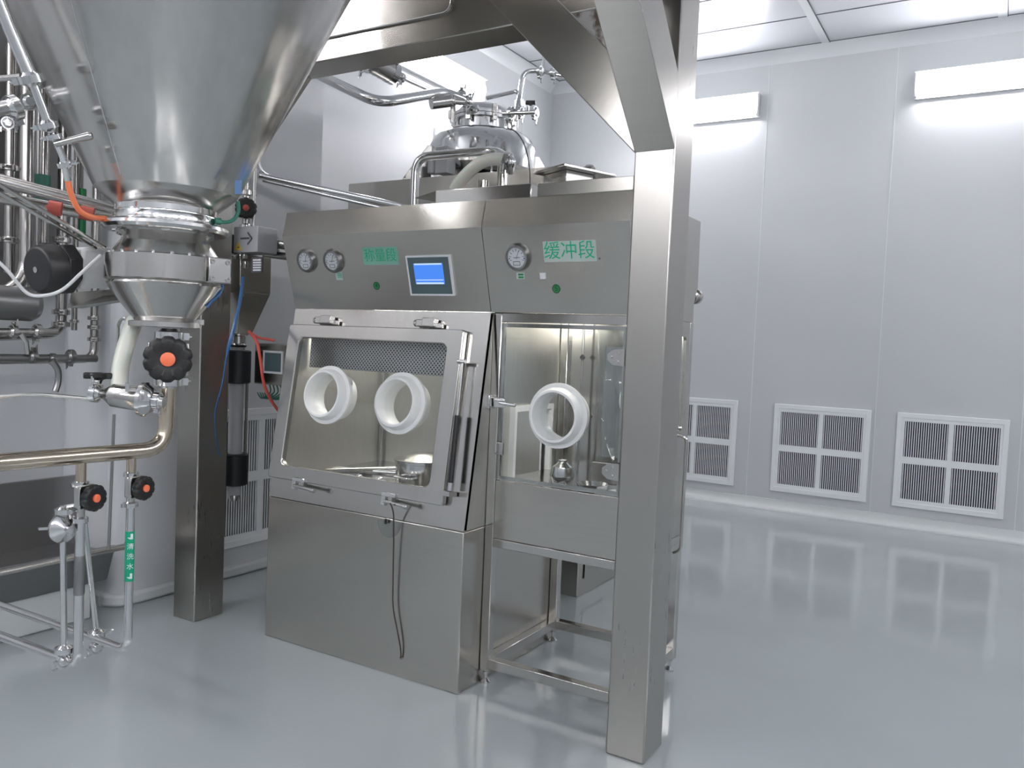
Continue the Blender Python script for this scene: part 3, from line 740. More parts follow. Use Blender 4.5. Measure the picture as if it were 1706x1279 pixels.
bm = B(); cyl(bm, at(134, 353, w=3.72), at(156, 358, w=3.74), .032, 18); obj('tape_band', bm, 'red', rp)
# horizontal vessel behind cross pipes
bm = B(); c0 = at(-60, 500, X=-4.2); c1 = at(50, 490, X=-4.2); c1.x = c0.x
cyl(bm, c0, V(c0.x, c1.y, c0.z), .085, 24); lathe(bm, V(c0.x, c1.y, c0.z), (0, 1, 0), [(0, .085), (.03, .07), (.045, .03), (.048, 0)], 24)
tag(obj('round_vessel', bm, 'darksteel'), 'dull horizontal vessel at the left edge below the motor cap', 'vessel')

# ================================================================== TROUGH at left wall
tr = thing('wash_trough', 'long dark stainless trough with rolled lip against the left wall', 'trough', (-4.3, 1.9, 0))
ty = at(213, 790, X=-4.3).y
zt0 = at(100, 820, X=-4.45).z
obj('splash_back', box(B(), -4.47, -4.45, .2, 2.70, .20, .71), 'darksteel', tr, bevel=.003)
bm = B(); prism(bm, [V(-4.45, .2, .34), V(-4.02, .2, .36), V(-3.99, .2, .40), V(-3.97, .2, .385), V(-4.0, .2, .345), V(-4.05, .2, .20), V(-4.45, .2, .20)], (0, 2.42, 0)); obj('basin', bm, 'darksteel', tr, bevel=.003)
bm = B(); cyl(bm, V(-3.965, .2, .37), V(-3.965, 2.68, .385), .017, 14); ring(bm, V(-3.965, 2.68, .385), (0, 1, 0), [(0, .015), (0, .033), (.008, .033), (.008, .015)], 20); obj('lip_pipe', bm, 'cast', tr)
bm = B(); box(bm, -4.6, -4.08, .2, 2.55, 0, .20); obj('plinth', bm, 'coving', tr, bevel=.01)

# ================================================================== SMALL HOPPER + chute pipe between post and cabinet
SX, SY = -3.755, 3.2
sh = thing('vacuum_loader', 'small steel square hopper with pneumatic fittings beside the rear steel post', 'hopper', (SX, SY, 1.56))
bm = B(); box(bm, SX-.15, SX+.135, SY-.11, SY+.11, 1.78, 1.985); obj('body', bm, 'sheet', sh, bevel=.004)
bm = B()
a = [V(SX-.15, SY-.11, 1.78), V(SX+.135, SY-.11, 1.78), V(SX+.135, SY+.11, 1.78), V(SX-.15, SY+.11, 1.78)]; b = [V(SX-.062, SY-.05, 1.545), V(SX+.058, SY-.05, 1.545), V(SX+.058, SY+.05, 1.545), V(SX-.062, SY+.05, 1.545)]
va = [bm.verts.new(p) for p in a]; vb_ = [bm.verts.new(p) for p in b]; bm.faces.new(va); bm.faces.new(vb_)
for i in range(4): bm.faces.new((va[i], va[(i+1) % 4], vb_[(i+1) % 4], vb_[i]))
obj('funnel', bm, 'sheet', sh, bevel=.003)
bm = B(); box(bm, SX-.155, SX+.14, SY-.115, SY-.105, 1.772, 1.785); box(bm, SX+.12, SX+.15, SY-.12, SY-.09, 1.75, 1.81); obj('seam_rail', bm, 'bright', sh)
bm = B(); x0 = at(389, 400, Y=SY-.12).x; x1 = at(427, 400, Y=SY-.12).x; box(bm, x0, x1+.01, SY-.12, SY+.02, 1.99, 2.13); bx_ = obj('control_box', bm, 'greybox', sh, bevel=.004)
bm = B(); yy = SY-.121
prism(bm, [at(391, 416, Y=yy), at(403, 417, Y=yy), at(397, 402, Y=yy)], (0, -.001, 0)); tg = obj('warning_sticker', bm, 'yellow', bx_, smooth=0); tg['label'] = 'yellow triangle warning sticker'
bm = B(); yy = SY-.1225; obox(bm, at(397, 412, Y=yy), V(1, 0, 0), V(0, 0, 1), V(0, 1, 0), .007, .003, .0005); obj('sticker_print', bm, 'ink', tg, smooth=0) if False else obj('sticker_mark', bm, 'ink', bx_, smooth=0)
bm = B(); yy = SY-.121
obox(bm, at(408, 397, Y=yy), V(1, 0, 0), V(0, 0, 1), V(0, 1, 0), .035, .005, .0008)
for s in (-1, 1): obox(bm, at(416, 397-5*s, Y=yy), V(.72, 0, -.69*s), V(.69*s, 0, .72), V(0, 1, 0), .024, .005, .0008)
obj('arrow_mark', bm, 'ink', bx_, smooth=0)
bm = B()
for k in range(5): obox(bm, at(428.5, 433+k*4.2, Y=SY-.118), V(1, 0, 0), V(0, 0, 1), V(0, 1, 0), .030, .0042, .003)
obox(bm, at(428.5, 441, Y=SY-.112), V(1, 0, 0), V(0, 0, 1), V(0, 1, 0), .040, .042, .004, 1)
obj('name_plate', bm, 'paper', sh, mats=['paper', 'ink'])
for px, py, s in ((401, 427, .016), (409, 441, .02), (408, 427, .013), (392, 428, .010), (386, 425, .010)): obj('air_fitting', obox(B(), at(px, py, Y=SY-.125), V(1, 0, 0), V(0, 0, 1), V(0, 1, 0), s*.6, s, .012), 'polish', sh, bevel=.002)
bm = B(); obox(bm, at(372, 412, Y=SY-.05), V(1, 0, 0), V(0, 0, 1), V(0, 1, 0), .08, .07, .04); cyl(bm, at(383, 405, Y=SY-.14), at(365, 400, Y=SY-.14), .02, 12); obj('solenoid', bm, 'black', sh, bevel=.006)
# chute tube with collars
ct = thing('chute_pipe', 'upright grey chute pipe with two black collars below the small hopper', 'pipe', (SX+.005, SY, .6))
cx = SX+.003
bm = B(); cyl(bm, V(cx, SY, .62), V(cx, SY, 1.50), .0385, 24); obj('pipe_run', bm, 'greybox', ct)
def zz_(py): return zpix(V(cx, SY, 0), py)
for nm, ya, yb in (('collar', 583, 638), ('collar', 755, 807)):
    bm = B(); lathe(bm, V(cx, SY, zz_(yb)), (0, 0, 1), [(0, .066), (.006, .074), (zz_(ya)-zz_(yb)-.006, .074), (zz_(ya)-zz_(yb), .066)], 32); cc = obj(nm, bm, 'blackm', ct)
    bm = B(); obox(bm, V(cx-.085, SY-.05, zz_(yb)+.06), V(1, 0, 0), V(0, 0, 1), V(0, 1, 0), .012, .04, .012); obox(bm, V(cx-.085, SY-.06, zz_(yb)+.03), V(1, 0, 0), V(0, 0, 1), V(0, 1, 0), .008, .028, .012); obj('sensor', bm, 'cast', cc, bevel=.002)
bm = B(); lathe(bm, V(cx, SY, 1.47), (0, 0, 1), [(0, .045), (.012, .058), (.02, .045), (.06, .045), (.068, .056), (.078, .056), (.08, .045)], 24); obj('neck_clamp', bm, 'polish', ct)
bm = B(); lathe(bm, V(cx, SY, zz_(833)), (0, 0, 1), [(0, .028), (.02, .034), (.05, .036), (.075, .030)], 24); obj('outlet', bm, 'polish', ct)
for dx in (-.055, .06): obj('guide_rod', cyl(B(), V(cx+dx, SY+.02, .68), V(cx+dx, SY+.02, 1.45), .008, 8), 'cast', ct)
# pipes at right of the small hopper going behind the cabinet
sp = thing('suction_pipe', 'clamped steel pipe leaving the small hopper towards the cabinet', 'pipe', at(440, 402, Y=SY))
bm = B(); cyl(bm, at(425, 400, Y=SY), at(500, 411, Y=SY+.1), .028, 20); obj('pipe_run', bm, 'cast', sp); obj('pipe_run', cyl(B(), at(440, 422, Y=SY+.05), at(500, 430, Y=SY+.1), .022, 16), 'cast', sp)
clamps(sp, 'cast', (at(428, 402, Y=SY), (1, 0, 0), .036, True, V(0, 0, 1)), (at(455, 405, Y=SY+.04), (1, 0, 0), .036, True, V(0, 0, -1)))
# red wheel valve behind hopper edge
dvalve('wall_valve', 'black handwheel valve with red cap right of the hopper cone, on the wall pipes', at(410, 350, X=-3.9), V(.75, -.66, 0), .062, .022, top=.10, bot=.10, body=(.04, .03, .05), cap='red', dist=.03)
bm = B(); a = at(410, 350, X=-3.9); pipe(bm, [V(a.x, a.y, a.z-.1), V(a.x, a.y, a.z-.2), V(a.x-.3, a.y, a.z-.28)], .014, .05); tube(bm, [V(a.x-.03, a.y-.03, 4.4), V(a.x, a.y, a.z+.1)], .014, 12); cyl(bm, V(a.x+.045, a.y+.02, a.z-.25), V(a.x+.045, a.y+.02, 4.4), .009, 10)
tag(obj('wall_pipes', bm, 'cast'), 'pair of slim upright pipes through the red-capped valve', 'pipe')
bm = B(); p = at(356, 378, X=-4.12); box(bm, -4.125, -4.10, at(340, 380, X=-4.12).y-.0, at(404, 380, X=-4.12).y, at(372, 388, X=-4.12).z, at(372, 320, X=-4.12).z)
tag(obj('wall_plate', bm, 'coving', bevel=.004), 'pale cover plate on the wall behind the red-capped valve', 'panel')
bm = B(); tube(bm, smoothpath([at(396, 335, w=2.75), at(397, 352, w=2.76), at(390, 365, w=2.76), at(378, 370, w=2.75), at(362, 369, w=2.74)]), .0065, 10); cyl(bm, at(368, 369, w=2.74), at(358, 368, w=2.73), .011, 12)
tag(obj('green_hose', bm, 'greenpipe'), 'dark green hose looping from the cone rim to the hopper neck', 'hose')
bm = B(); tube(bm, smoothpath([at(405, 462, Y=3.05), at(400, 500, Y=2.95), at(390, 545, Y=2.80), at(378, 590, Y=2.76), at(370, 640, Y=2.76), at(358, 690, Y=2.78), at(362, 740, Y=2.9), at(371, 772, Y=3.05)]), .0055, 8, rf=lambda s: .009 if s < .42 else .0035)
tag(obj('blue_air_tube', bm, 'blue'), 'blue air tube hanging from the small hopper in front of the post', 'tube')
bm = B(); tube(bm, smoothpath([at(373, 470, w=2.8), at(366, 490, w=2.78), at(352, 503, w=2.76), at(345, 512, w=2.75)]), .004, 8)
tag(obj('thin_blue_tube', bm, 'blue'), 'thin blue tube curling behind the right of the discharge valve', 'tube')
bm = B(); tube(bm, smoothpath([at(415, 552, Y=SY-.07), at(428, 570, Y=SY-.12), at(434, 600, Y=SY-.12), at(440, 640, Y=SY-.1), at(455, 672, Y=SY-.02), at(478, 700, Y=SY+.08)]), .0085, 10)
tube(bm, smoothpath([at(415, 552, Y=SY-.07), at(430, 562, Y=SY-.06), at(447, 565, Y=SY-.02), at(458, 567, Y=SY)]), .007, 10)
tag(obj('red_air_hose', bm, 'redhose'), 'red air hose curling down beside the grey control box', 'hose')
# control box
bx0 = at(428, 575, Y=3.32); 
cbx = thing('control_box', 'grey metal control box with dark window behind the red hose', 'box', at(455, 640, Y=3.35))
xa, xb = at(424, 600, Y=3.30).x, at(492, 600, Y=3.30).x; za_, zb_ = at(450, 641, Y=3.30).z, at(450, 572, Y=3.30).z
obj('case', box(B(), xa, xb, 3.30, 3.50, za_, zb_), 'sheet', cbx, bevel=.005)
x2, x3 = at(437, 605, Y=3.29).x, at(470, 605, Y=3.29).x; z2_, z3_ = at(450, 622, Y=3.29).z, at(450, 584, Y=3.29).z
bm = B(); sq = lambda a, b, c_, d: [(a, c_), (b, c_), (b, d), (a, d)]
ringplate(bm, sq(x2, x3, z2_, z3_), sq(x2+.012, x3-.012, z2_+.012, z3_-.012), lambda u, v: V(u, 3.30, v), (0, -.008, 0)); obj('window_frame', bm, 'paper', cbx)
obj('window_pane', box(B(), x2+.01, x3-.01, 3.296, 3.299, z2_+.01, z3_-.01), 'screenfr', cbx)
bm = B()
for k in range(7):
    xs = xa+.04+.03*k; pa = V(xs, 3.38, za_); tube(bm, smoothpath([pa, pa+V(.01, 0, -.05), pa+V(-.06-.01*k, 0, -.09), pa+V(-.12-.01*k, .02, -.06)]), .004, 6)
tag(obj('cable_bundle', bm, 'greenpipe'), 'loops of dark green cable under the grey control box', 'cable')
# pipes from chase to cabinet top
bm = B(); cyl(bm, at(430, 292, X=-4.0), at(690, 348, X=-3.55), .021, 16); cyl(bm, at(437, 300, X=-4.0), at(660, 352, X=-3.6), .012, 14); pipe(bm, [at(425, 240, X=-4.02), at(432, 285, X=-4.0), at(470, 300, X=-3.95)], .014, .05)
tag(obj('sloping_pipes', bm, 'polish'), 'pair of steel pipes running level along the wall to the cabinet top', 'pipe')

# ================================================================== GLOVE BOX CABINETS
X0, X1, X2 = -3.18, -1.97, -1.28
YFR, YK, YBK = 2.932, 3.08, 3.80
ZS, ZK, ZU, ZT = .726, 1.69, 2.05, 2.172
UPY = [(3.002, ZT), (2.975, ZU), (YK, ZK), (YBK-.01, ZK), (YBK-.01, 1.78), (3.832, 1.86), (3.825, ZT)]
def hood(x0, x1): return prism(B(), [V(x0, y, z) for y, z in UPY], (x1-x0, 0, 0))
c4 = thing('isolator_cabinet', 'wide stainless glove box cabinet with sloping window and blue screen, left of two', 'cabinet', (-2.575, 3.4, 0), 'joined stainless glove box cabinets')
obj('lower_body', box(B(), X0, X1, YFR, YBK, 0, ZS-.003), 'sheet', c4, bevel=.005)
obj('hood', hood(X0, X1-.0015), 'sheet', c4, smooth=0)
# slanted plane frame
Sv = V(0, YK-YFR, ZK-ZS); SL = Sv.length; Sv.normalize(); Nv = V(1, 0, 0).cross(Sv)   # towards the camera (-Y)
P0 = V(0, YFR, ZS)
def PS(u, v, off=0): return P0+V(u, 0, 0)+Sv*v+Nv*off
bm = B(); ringplate(bm, rrect(X0, X1, 0, SL-.002, .004), rrect(-3.115, -2.135, .155, .835, .04), lambda u, v: PS(u, v), -Nv*.02); obj('front_panel', bm, 'bright', c4)
for xs in (X0, X1-.02):
    if xs == X0:
        bm = B(); prism(bm, [V(xs, YFR+.002, ZS), V(xs, YK+.001, ZK-.001), V(xs, YBK, ZK-.001), V(xs, YBK, ZS)], (.02, 0, 0)); obj('side_wall', bm, 'inner', c4)
    else:
        # side wall with doorway to the next cabinet
        bm = B()
        prism(bm, [V(xs, YFR+.002, ZS), V(xs, YFR+.002+.078*1.0, 1.235), V(xs, 3.30, 1.235), V(xs, 3.30, ZS)], (.02, 0, 0))
        prism(bm, [V(xs, YFR+.08, 1.235), V(xs, YK+.001, ZK-.001), V(xs, YBK, ZK-.001), V(xs, YBK, 1.235)], (.02, 0, 0))
        prism(bm, [V(xs, 3.64, ZS), V(xs, 3.64, 1.235), V(xs, YBK, 1.235), V(xs, YBK, ZS)], (.02, 0, 0))
        obj('side_wall', bm, 'inner', c4)
        bm = B(); sqf = [(3.28, .80), (3.66, .80), (3.66, 1.26), (3.28, 1.26)]; sqi = [(3.30, .82), (3.64, .82), (3.64, 1.235), (3.30, 1.235)]
        ringplate(bm, sqf, sqi, lambda u, v: V(xs-.01, u, v), (.06, 0, 0)); obj('doorway_frame', bm, 'milky', c4)
obj('rear_wall', box(B(), X0, X1, YBK-.02, YBK, ZS, ZK), 'inner', c4)
obj('work_floor', box(B(), X0+.02, X1-.02, YFR+.03, YBK-.02, ZS, ZS+.10), 'bright', c4)
bm = B(); prism(bm, [V(X0+.03, 3.16, 1.385), V(X0+.03, 3.165, 1.385), V(X0+.03, 3.185, 1.685), V(X0+.03, 3.18, 1.685)], (X1-X0-.06, 0, 0)); obj('perforated_baffle', bm, 'perf', c4, smooth=0)
# window door: bevelled frame, rounded opening
bm = B(); Wo = (-3.165, -2.075, .098, .886); Wi = (-3.085, -2.160, .169, .819)
ringplate(bm, rrect(*Wo, .012), rrect(*Wi, .035), lambda u, v: PS(u, v, .006), Nv*.034); wd = obj('window_door', bm, 'bright', c4, bevel=.006)
bm = B(); prism(bm, [PS(*q, .014) for q in rrect(Wi[0]-.01, Wi[1]+.01, Wi[2]-.01, Wi[3]+.01, .035)], Nv*.006)
# leave round holes for the ports by building pane with rings
obj('window_pane', bm, 'glass', wd)
def port(P, n, parent, r=.145):
    bm = B(); ring(bm, P, n, [(-.075, r*.72), (-.075, r*.79), (.0, r*.83), (.002, r*1.0), (.014, r*1.0), (.016, r*.88), (.05, r*.83), (.058, r*.79), (.058, r*.73), (.05, r*.70)], 56)
    return obj('glove_port', bm, 'milky', parent, smooth=50)
port(PS(-2.845, .54, .018), Nv, wd); port(PS(-2.39, .532, .018), Nv, wd)
# hinges (top)
for u in (-2.93, -2.29):
    bm = B(); obox(bm, PS(u-.04, .912, .022), V(1, 0, 0), Sv, Nv, .025, .016, .014); obox(bm, PS(u+.012, .915, .028), V(1, 0, 0), Sv, Nv, .035, .020, .018); cyl(bm, PS(u-.065, .912, .02), PS(u-.08, .912, .02), .016, 12); obox(bm, PS(u+.06, .902, .02), V(1, 0, 0), Sv, Nv, .02, .012, .012)
    obj('hinge', bm, 'cast', c4, bevel=.003)
# latches (bottom)
for u in (-2.94, -2.37):
    bm = B(); obox(bm, PS(u, .108, .045), V(1, 0, 0), Sv, Nv, .040, .009, .008); obox(bm, PS(u-.028, .088, .040), V(1, 0, 0), Sv, Nv, .012, .030, .012); cyl(bm, PS(u-.02, .078, .055), PS(u+.12, .070, .06), .0085, 12); cyl(bm, PS(u+.10, .071, .06), PS(u+.125, .070, .06), .012, 12)
    obj('latch', bm, 'polish', c4, bevel=.002)
# gas strut
gs = thing('gas_strut', 'black gas strut beside the right edge of the sloping window', 'strut', PS(-2.04, .1, .04))
bm = B(); cyl(bm, PS(-2.036, .20, .05), PS(-2.047, .50, .05), .0115, 14); obj('cylinder', bm, 'black', gs)
bm = B(); cyl(bm, PS(-2.047, .50, .05), PS(-2.055, .735, .05), .005, 10); cyl(bm, PS(-2.036, .17, .05), PS(-2.036, .205, .05), .013, 12); obj('rod', bm, 'polish', gs)
bm = B(); cyl(bm, PS(-2.08, .74, .05), PS(-2.04, .74, .05), .009, 10); obox(bm, PS(-2.05, .155, .04), V(1, 0, 0), Sv, Nv, .026, .010, .03); obj('end_fitting', bm, 'cast', gs)
bm = B(); box(bm, X0+.0, X0+.006, YFR+.02, YFR+.03, ZS+.095, ZS+.115); bm.free()
# gauges etc on hood slope
Su = V(0, YK-2.975, ZK-ZU); SuL = Su.length; Su.normalize(); Nu = -V(1, 0, 0).cross(Su)
if Nu.y > 0: Nu = -Nu
def PU(u, v, off=0): return V(u, 2.975, ZU)+Su*v+Nu*off
UU = -Su
def gauge(u, v, parent, r=.052):
    bm = B(); P = PU(u, v); ring(bm, P, Nu, [(0, r*.82), (0, r*1.15), (.008, r*1.15), (.022, r*1.0), (.024, r*.84)], 40); g = obj('pressure_gauge', bm, 'darksteel', parent)
    bm = B(); lathe(bm, P+Nu*.004, Nu, [(0, r*.85), (.012, r*.85)], 40); f = obj('dial', bm, 'dial', g)
    bm = B(); ux = V(1, 0, 0)
    for k in range(9):
        a = math.radians(200-27.5*k); q = P+Nu*.0164+(ux*math.cos(a)+UU*math.sin(a))*r*.62; t_ = (ux*math.cos(a)+UU*math.sin(a))
        obox(bm, q, t_, Nu.cross(t_), Nu, r*.10, r*.02, .0004)
    obox(bm, P+Nu*.0164, ux, UU, Nu, r*.32, r*.025, .0004)
    for s in (-1, 1): obox(bm, P+Nu*.0164+ux*s*r*.7-UU*r*.08, ux, UU, Nu, r*.05, r*.05, .0004)
    sq2 = [(-.38, -.64), (.28, -.64), (.28, -.30), (-.38, -.30)]; si = [(-.34, -.60), (.24, -.60), (.24, -.34), (-.34, -.34)]
    ringplate(bm, sq2, si, lambda a, b: P+Nu*.016+ux*a*r+UU*b*r, Nu*.0008)
    obox(bm, P+Nu*.0168+ux*r*.1+UU*r*.22, (ux*.4+UU*.91), Nu.cross(ux*.4+UU*.91), Nu, r*.36, r*.015, .0004)
    obj('dial_print', bm, 'ink', g, smooth=0)
    return g
gauge(-3.035, .127, c4); gauge(-2.855, .130, c4)
bm = B(); obox(bm, PU(-2.838, .205, .001), V(1, 0, 0), UU, Nu, .022, .022, .0008, 0)
for k in range(3): obox(bm, PU(-2.832, .205+.008*(k-1), .0024), V(1, 0, 0), UU, Nu, .016, .0016, .0003, 1)
obj('tag_sticker', bm, 'film', c4, mats=['film', 'greentext'], smooth=0)
bm = B(); prism(bm, [PU(*q, 0) for q in ((-2.668, .155), (-2.452, .155), (-2.448, .070), (-2.664, .070))], Nu*.001); sg = obj('sign_film', bm, 'greenfilm', c4, smooth=0)
text_obj('sign_writing', '称量段', .066, PU(-2.557, .113, .0016), V(1, 0, 0), UU, Nu, 'greentext', sg)
def numdot(u, v, ch, parent):
    bm = B(); lathe(bm, PU(u, v), Nu, [(0, .0195), (.0012, .0195)], 32); d = obj('number_sticker', bm, 'greendot', parent)
    bm = B(); ring(bm, PU(u, v), Nu, [(.001, .016), (.001, .0188), (.0018, .0188), (.0018, .016)], 32); obj('sticker_ring', bm, 'darkink', d)
    text_obj('sticker_digit', ch, .030, PU(u, v, .0016), V(1, 0, 0), UU, Nu, 'darkink', d)
numdot(-2.608, .256, '4', c4)
# touch screen
tsx0, tsx1, tv0, tv1 = -2.392, -2.158, .122, .292
bm = B(); ringplate(bm, [(tsx0-.008, tv0-.008), (tsx1+.008, tv0-.008), (tsx1+.008, tv1+.008), (tsx0-.008, tv1+.008)], [(tsx0, tv0), (tsx1, tv0), (tsx1, tv1), (tsx0, tv1)], lambda u, v: PU(u, v), Nu*.012); obj('screen_surround', bm, 'paper', c4)
bm = B(); prism(bm, [PU(*q) for q in ((tsx0, tv0), (tsx1, tv0), (tsx1, tv1), (tsx0, tv1))], Nu*.010); ts = obj('touch_screen', bm, 'screenfr', c4)
bm = B(); prism(bm, [PU(*q, .010) for q in ((-2.360, .150), (-2.195, .150), (-2.195, .246), (-2.360, .246))], Nu*.001); obj('display', bm, 'screen', ts)
bm = B()
for v0_, v1_ in ((.150, .157), (.225, .229), (.238, .246)): prism(bm, [PU(*q, .0112) for q in ((-2.355, v0_), (-2.200, v0_), (-2.200, v1_), (-2.355, v1_))], Nu*.0005)
obj('display_line', bm, 'screen_l', ts)
# cord and thin half-round clear plate below the lip
bm = B(); tube(bm, smoothpath([at(650, 838, Y=2.86), at(655, 852, Y=2.885), at(656, 880, Y=2.90), at(655, 960, Y=2.91), at(655, 1010, Y=2.912), at(662, 1050, Y=2.916), at(667, 1078, Y=2.92), at(668, 1095, Y=2.925)]), .0035, 8)
tag(obj('brown_cord', bm, 'brown'), 'thin brown cord hanging from the right latch down the cabinet front', 'cord')
bm = B(); p = at(668, 1096, Y=2.932); cyl(bm, p, p-V(0, .014, 0), .007, 10); obj('screw', bm, 'cast', c4)
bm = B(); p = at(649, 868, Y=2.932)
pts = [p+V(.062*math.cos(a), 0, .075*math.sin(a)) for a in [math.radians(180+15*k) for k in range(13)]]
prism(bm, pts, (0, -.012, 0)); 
hc = thing('half_round_plate', 'small half-round clear plate under the sloping panel lip', 'flap', p)
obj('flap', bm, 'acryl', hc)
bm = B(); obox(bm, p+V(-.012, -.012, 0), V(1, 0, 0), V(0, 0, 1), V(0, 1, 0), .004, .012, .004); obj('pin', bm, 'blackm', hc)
# interior fittings cabinet 4
lm4 = thing('cabinet_lamp', 'lamp tube under the roof behind the perforated baffle in the left cabinet', 'lamp', (-2.6, 3.62, 1.67))
bm = B(); cyl(bm, V(-3.1, 3.62, 1.664), V(-2.05, 3.62, 1.664), .013, 12); obj('tube', bm, 'lamp_in', lm4)
bm = B(); box(bm, -3.12, -2.03, 3.60, 3.64, 1.677, 1.688); obj('holder', bm, 'white', lm4)
bm = B(); cyl(bm, V(X0+.035, 3.76, ZS+.10), V(X0+.035, 3.76, 1.66), .010, 10); tag(obj('corner_rod', bm, 'polish'), 'upright rod in the back corner inside the left cabinet', 'rod')
zf = ZS+.10
pot = thing('steel_pot', 'round steel pot with domed lid and loop handle inside the left cabinet', 'pot', (-2.42, 3.22, zf))
bm = B(); lathe(bm, (-2.42, 3.22, zf), (0, 0, 1), [(0, .125), (.01, .135), (.125, .135), (.128, .142), (.135, .142)], 40); obj('vessel', bm, 'polish', pot)
bm = B(); lathe(bm, (-2.42, 3.22, zf+.135), (0, 0, 1), [(0, .145), (.008, .145), (.012, .12), (.035, .06), (.04, 0)], 40); obj('lid', bm, 'polish', pot)
bm = B(); tube(bm, fillet([V(-2.46, 3.085, zf+.07), V(-2.46, 3.04, zf+.07), V(-2.36, 3.04, zf+.07), V(-2.36, 3.09, zf+.07)], .02), .006, 8); obj('handle', bm, 'polish', pot)
bm = B(); tube(bm, fillet([V(-2.33, 3.2, zf+.14), V(-2.33, 3.2, zf+.20), V(-2.28, 3.2, zf+.20)], .01), .006, 8); obj('lid_hook', bm, 'polish', pot)
bm = B(); cyl(bm, V(-3.0, 3.15, zf+.02), V(-2.75, 3.60, zf+.02), .016, 12); tag(obj('loose_tube', bm, 'polish'), 'polished tube lying across the floor of the left cabinet', 'tube')
bm = B(); cyl(bm, V(-3.08, 3.30, zf+.013), V(-2.62, 3.46, zf+.013), .011, 12); tag(obj('loose_tube', bm, 'polish'), 'thinner tube lying at the back of the left cabinet floor', 'tube')
for k, (x, y) in enumerate(((-2.76, 3.05), (-2.70, 3.08), (-2.64, 3.06), (-2.58, 3.10))):
    bm = B(); clampset(bm, V(x, y, zf+.03), (.6, .5, .6) if k % 2 else (0, .3, 1), .020, True, side=V(1, 0, 0))
    tag(obj('loose_clamp', bm, 'polish'), ['leftmost loose steel clamp on the left cabinet floor', 'second loose clamp from left on the cabinet floor', 'third loose clamp from left on the cabinet floor', 'loose steel clamp nearest the pot in the left cabinet'][k], 'clamp', 'loose clamps on the left cabinet floor')
bm = B(); px_ = V(-2.42, 3.66, 1.50)
lathe(bm, V(-2.25, 3.55, 1.36), (0, 0, 1), [(0, .05), (.03, .05), (.032, .065), (.045, .065), (.05, .04), (.08, .04), (.083, .06), (.1, .06), (.11, .03), (.3, .03)], 24)
tag(obj('ceiling_nozzle', bm, 'polish'), 'steel nozzle hanging from the ceiling inside the left cabinet', 'nozzle')
bm = B(); cyl(bm, V(-2.42, 3.70, zf), V(-2.42, 3.70, 1.6), .028, 16); cyl(bm, V(-2.30, 3.72, zf), V(-2.30, 3.72, 1.6), .018, 16); 
tag(obj('inner_pipes', bm, 'cast'), 'pair of upright pipes at the back inside the left cabinet', 'pipe')
bm = B(); obox(bm, V(-2.05, 3.5, .98), V(1, 0, 0), V(0, 0, 1), V(0, 1, 0), .004, .06, .02); bm.free()

# ------------------------------------------------------------------ cabinet 5
c5 = thing('isolator_cabinet', 'narrower stainless glove box cabinet on open legs behind the near column, right of two', 'cabinet', (-1.62, 3.4, 0), 'joined stainless glove box cabinets')
obj('hood', hood(X1+.0015, X2), 'sheet', c5, smooth=0)
YP = 3.10; PW = .045; YQ = 3.80
for x in (X1+.001, X2-PW):
    for y in (YP, YQ-PW):
        obj('post', box(B(), x, x+PW, y, y+PW, .06, ZK-.001), 'bright', c5, bevel=.004)
for a in ((X1+PW, X2-PW, YP, YP+PW, .075, .12), (X1+PW, X2-PW, YQ-PW, YQ, .075, .12), (X1+.001, X1+PW+.001, YP+PW, YQ-PW, .075, .12), (X2-PW, X2, YP+PW, YQ-PW, .075, .12),
          (X1+PW, X2-PW, YP, YP+PW, .635, .674), (X1+PW, X2-PW, YQ-PW, YQ, .635, .674), (X2-PW, X2, YP+PW, YQ-PW, .635, .674)):
    obj('rail', box(B(), *a), 'bright', c5, bevel=.003)
obj('header', box(B(), X1+PW, X2-PW, YP, YP+.03, 1.648, ZK-.001), 'bright', c5, bevel=.003)
obj('lower_panel', box(B(), X1+PW+.001, X2-PW-.001, YP+.004, YP+.02, .676, .938), 'sheet', c5, bevel=.002)
obj('work_floor', box(B(), X1+.005, X2-.005, YP+.03, YQ-.01, .90, .925), 'bright', c5)
ft = [(X1+.024, YP+.022), (X2-.024, YP+.022), (X1+.024, YQ-.024), (X2-.024, YQ-.024)]
for x, y in ft:
    bm = B(); lathe(bm, (x, y, 0), (0, 0, 1), [(0, .024), (.008, .024), (.022, .010), (.024, .008), (.045, .008), (.046, .014), (.052, .014), (.053, .008), (.062, .008)], 20); obj('levelling_foot', bm, 'polish', c5)
# glass door
gx0, gx1, gz0, gz1 = X1+PW+.003, X2-PW-.003, .945, 1.640
bm = B(); box(bm, gx0, gx1, YP-.004, YP+.006, gz0, gz1); gd = obj('glass_door', bm, 'glass', c5)
bm = B(); sq = lambda a, b, c_, d: [(a, c_), (b, c_), (b, d), (a, d)]
ringplate(bm, sq(gx0-.002, gx1+.002, gz0-.004, gz1+.004), sq(gx0+.012, gx1-.012, gz0+.014, gz1-.014), lambda u, v: V(u, YP+.022, v), (0, -.012, 0)); obj('door_trim', bm, 'bright', gd)
port(V(-1.614, YP-.006, 1.255), V(0, -1, 0), gd, r=.140)
for z in (1.515, 1.045):
    bm = B(); c_ = V(-1.352, YP-.008, z)
    pts = [c_+V(x, 0, z_) for x, z_ in ((.03, -.035), (.03, .035), (-.02, .032), (-.045, .012), (-.045, -.012), (-.02, -.032))]; prism(bm, pts, (0, -.008, 0))
    for dx, dz in ((-.028, 0), (0, .018), (0, -.018)): cyl(bm, c_+V(dx, -.008, dz), c_+V(dx, -.013, dz), .006, 12)
    obj('glass_hinge', bm, 'cast', gd)
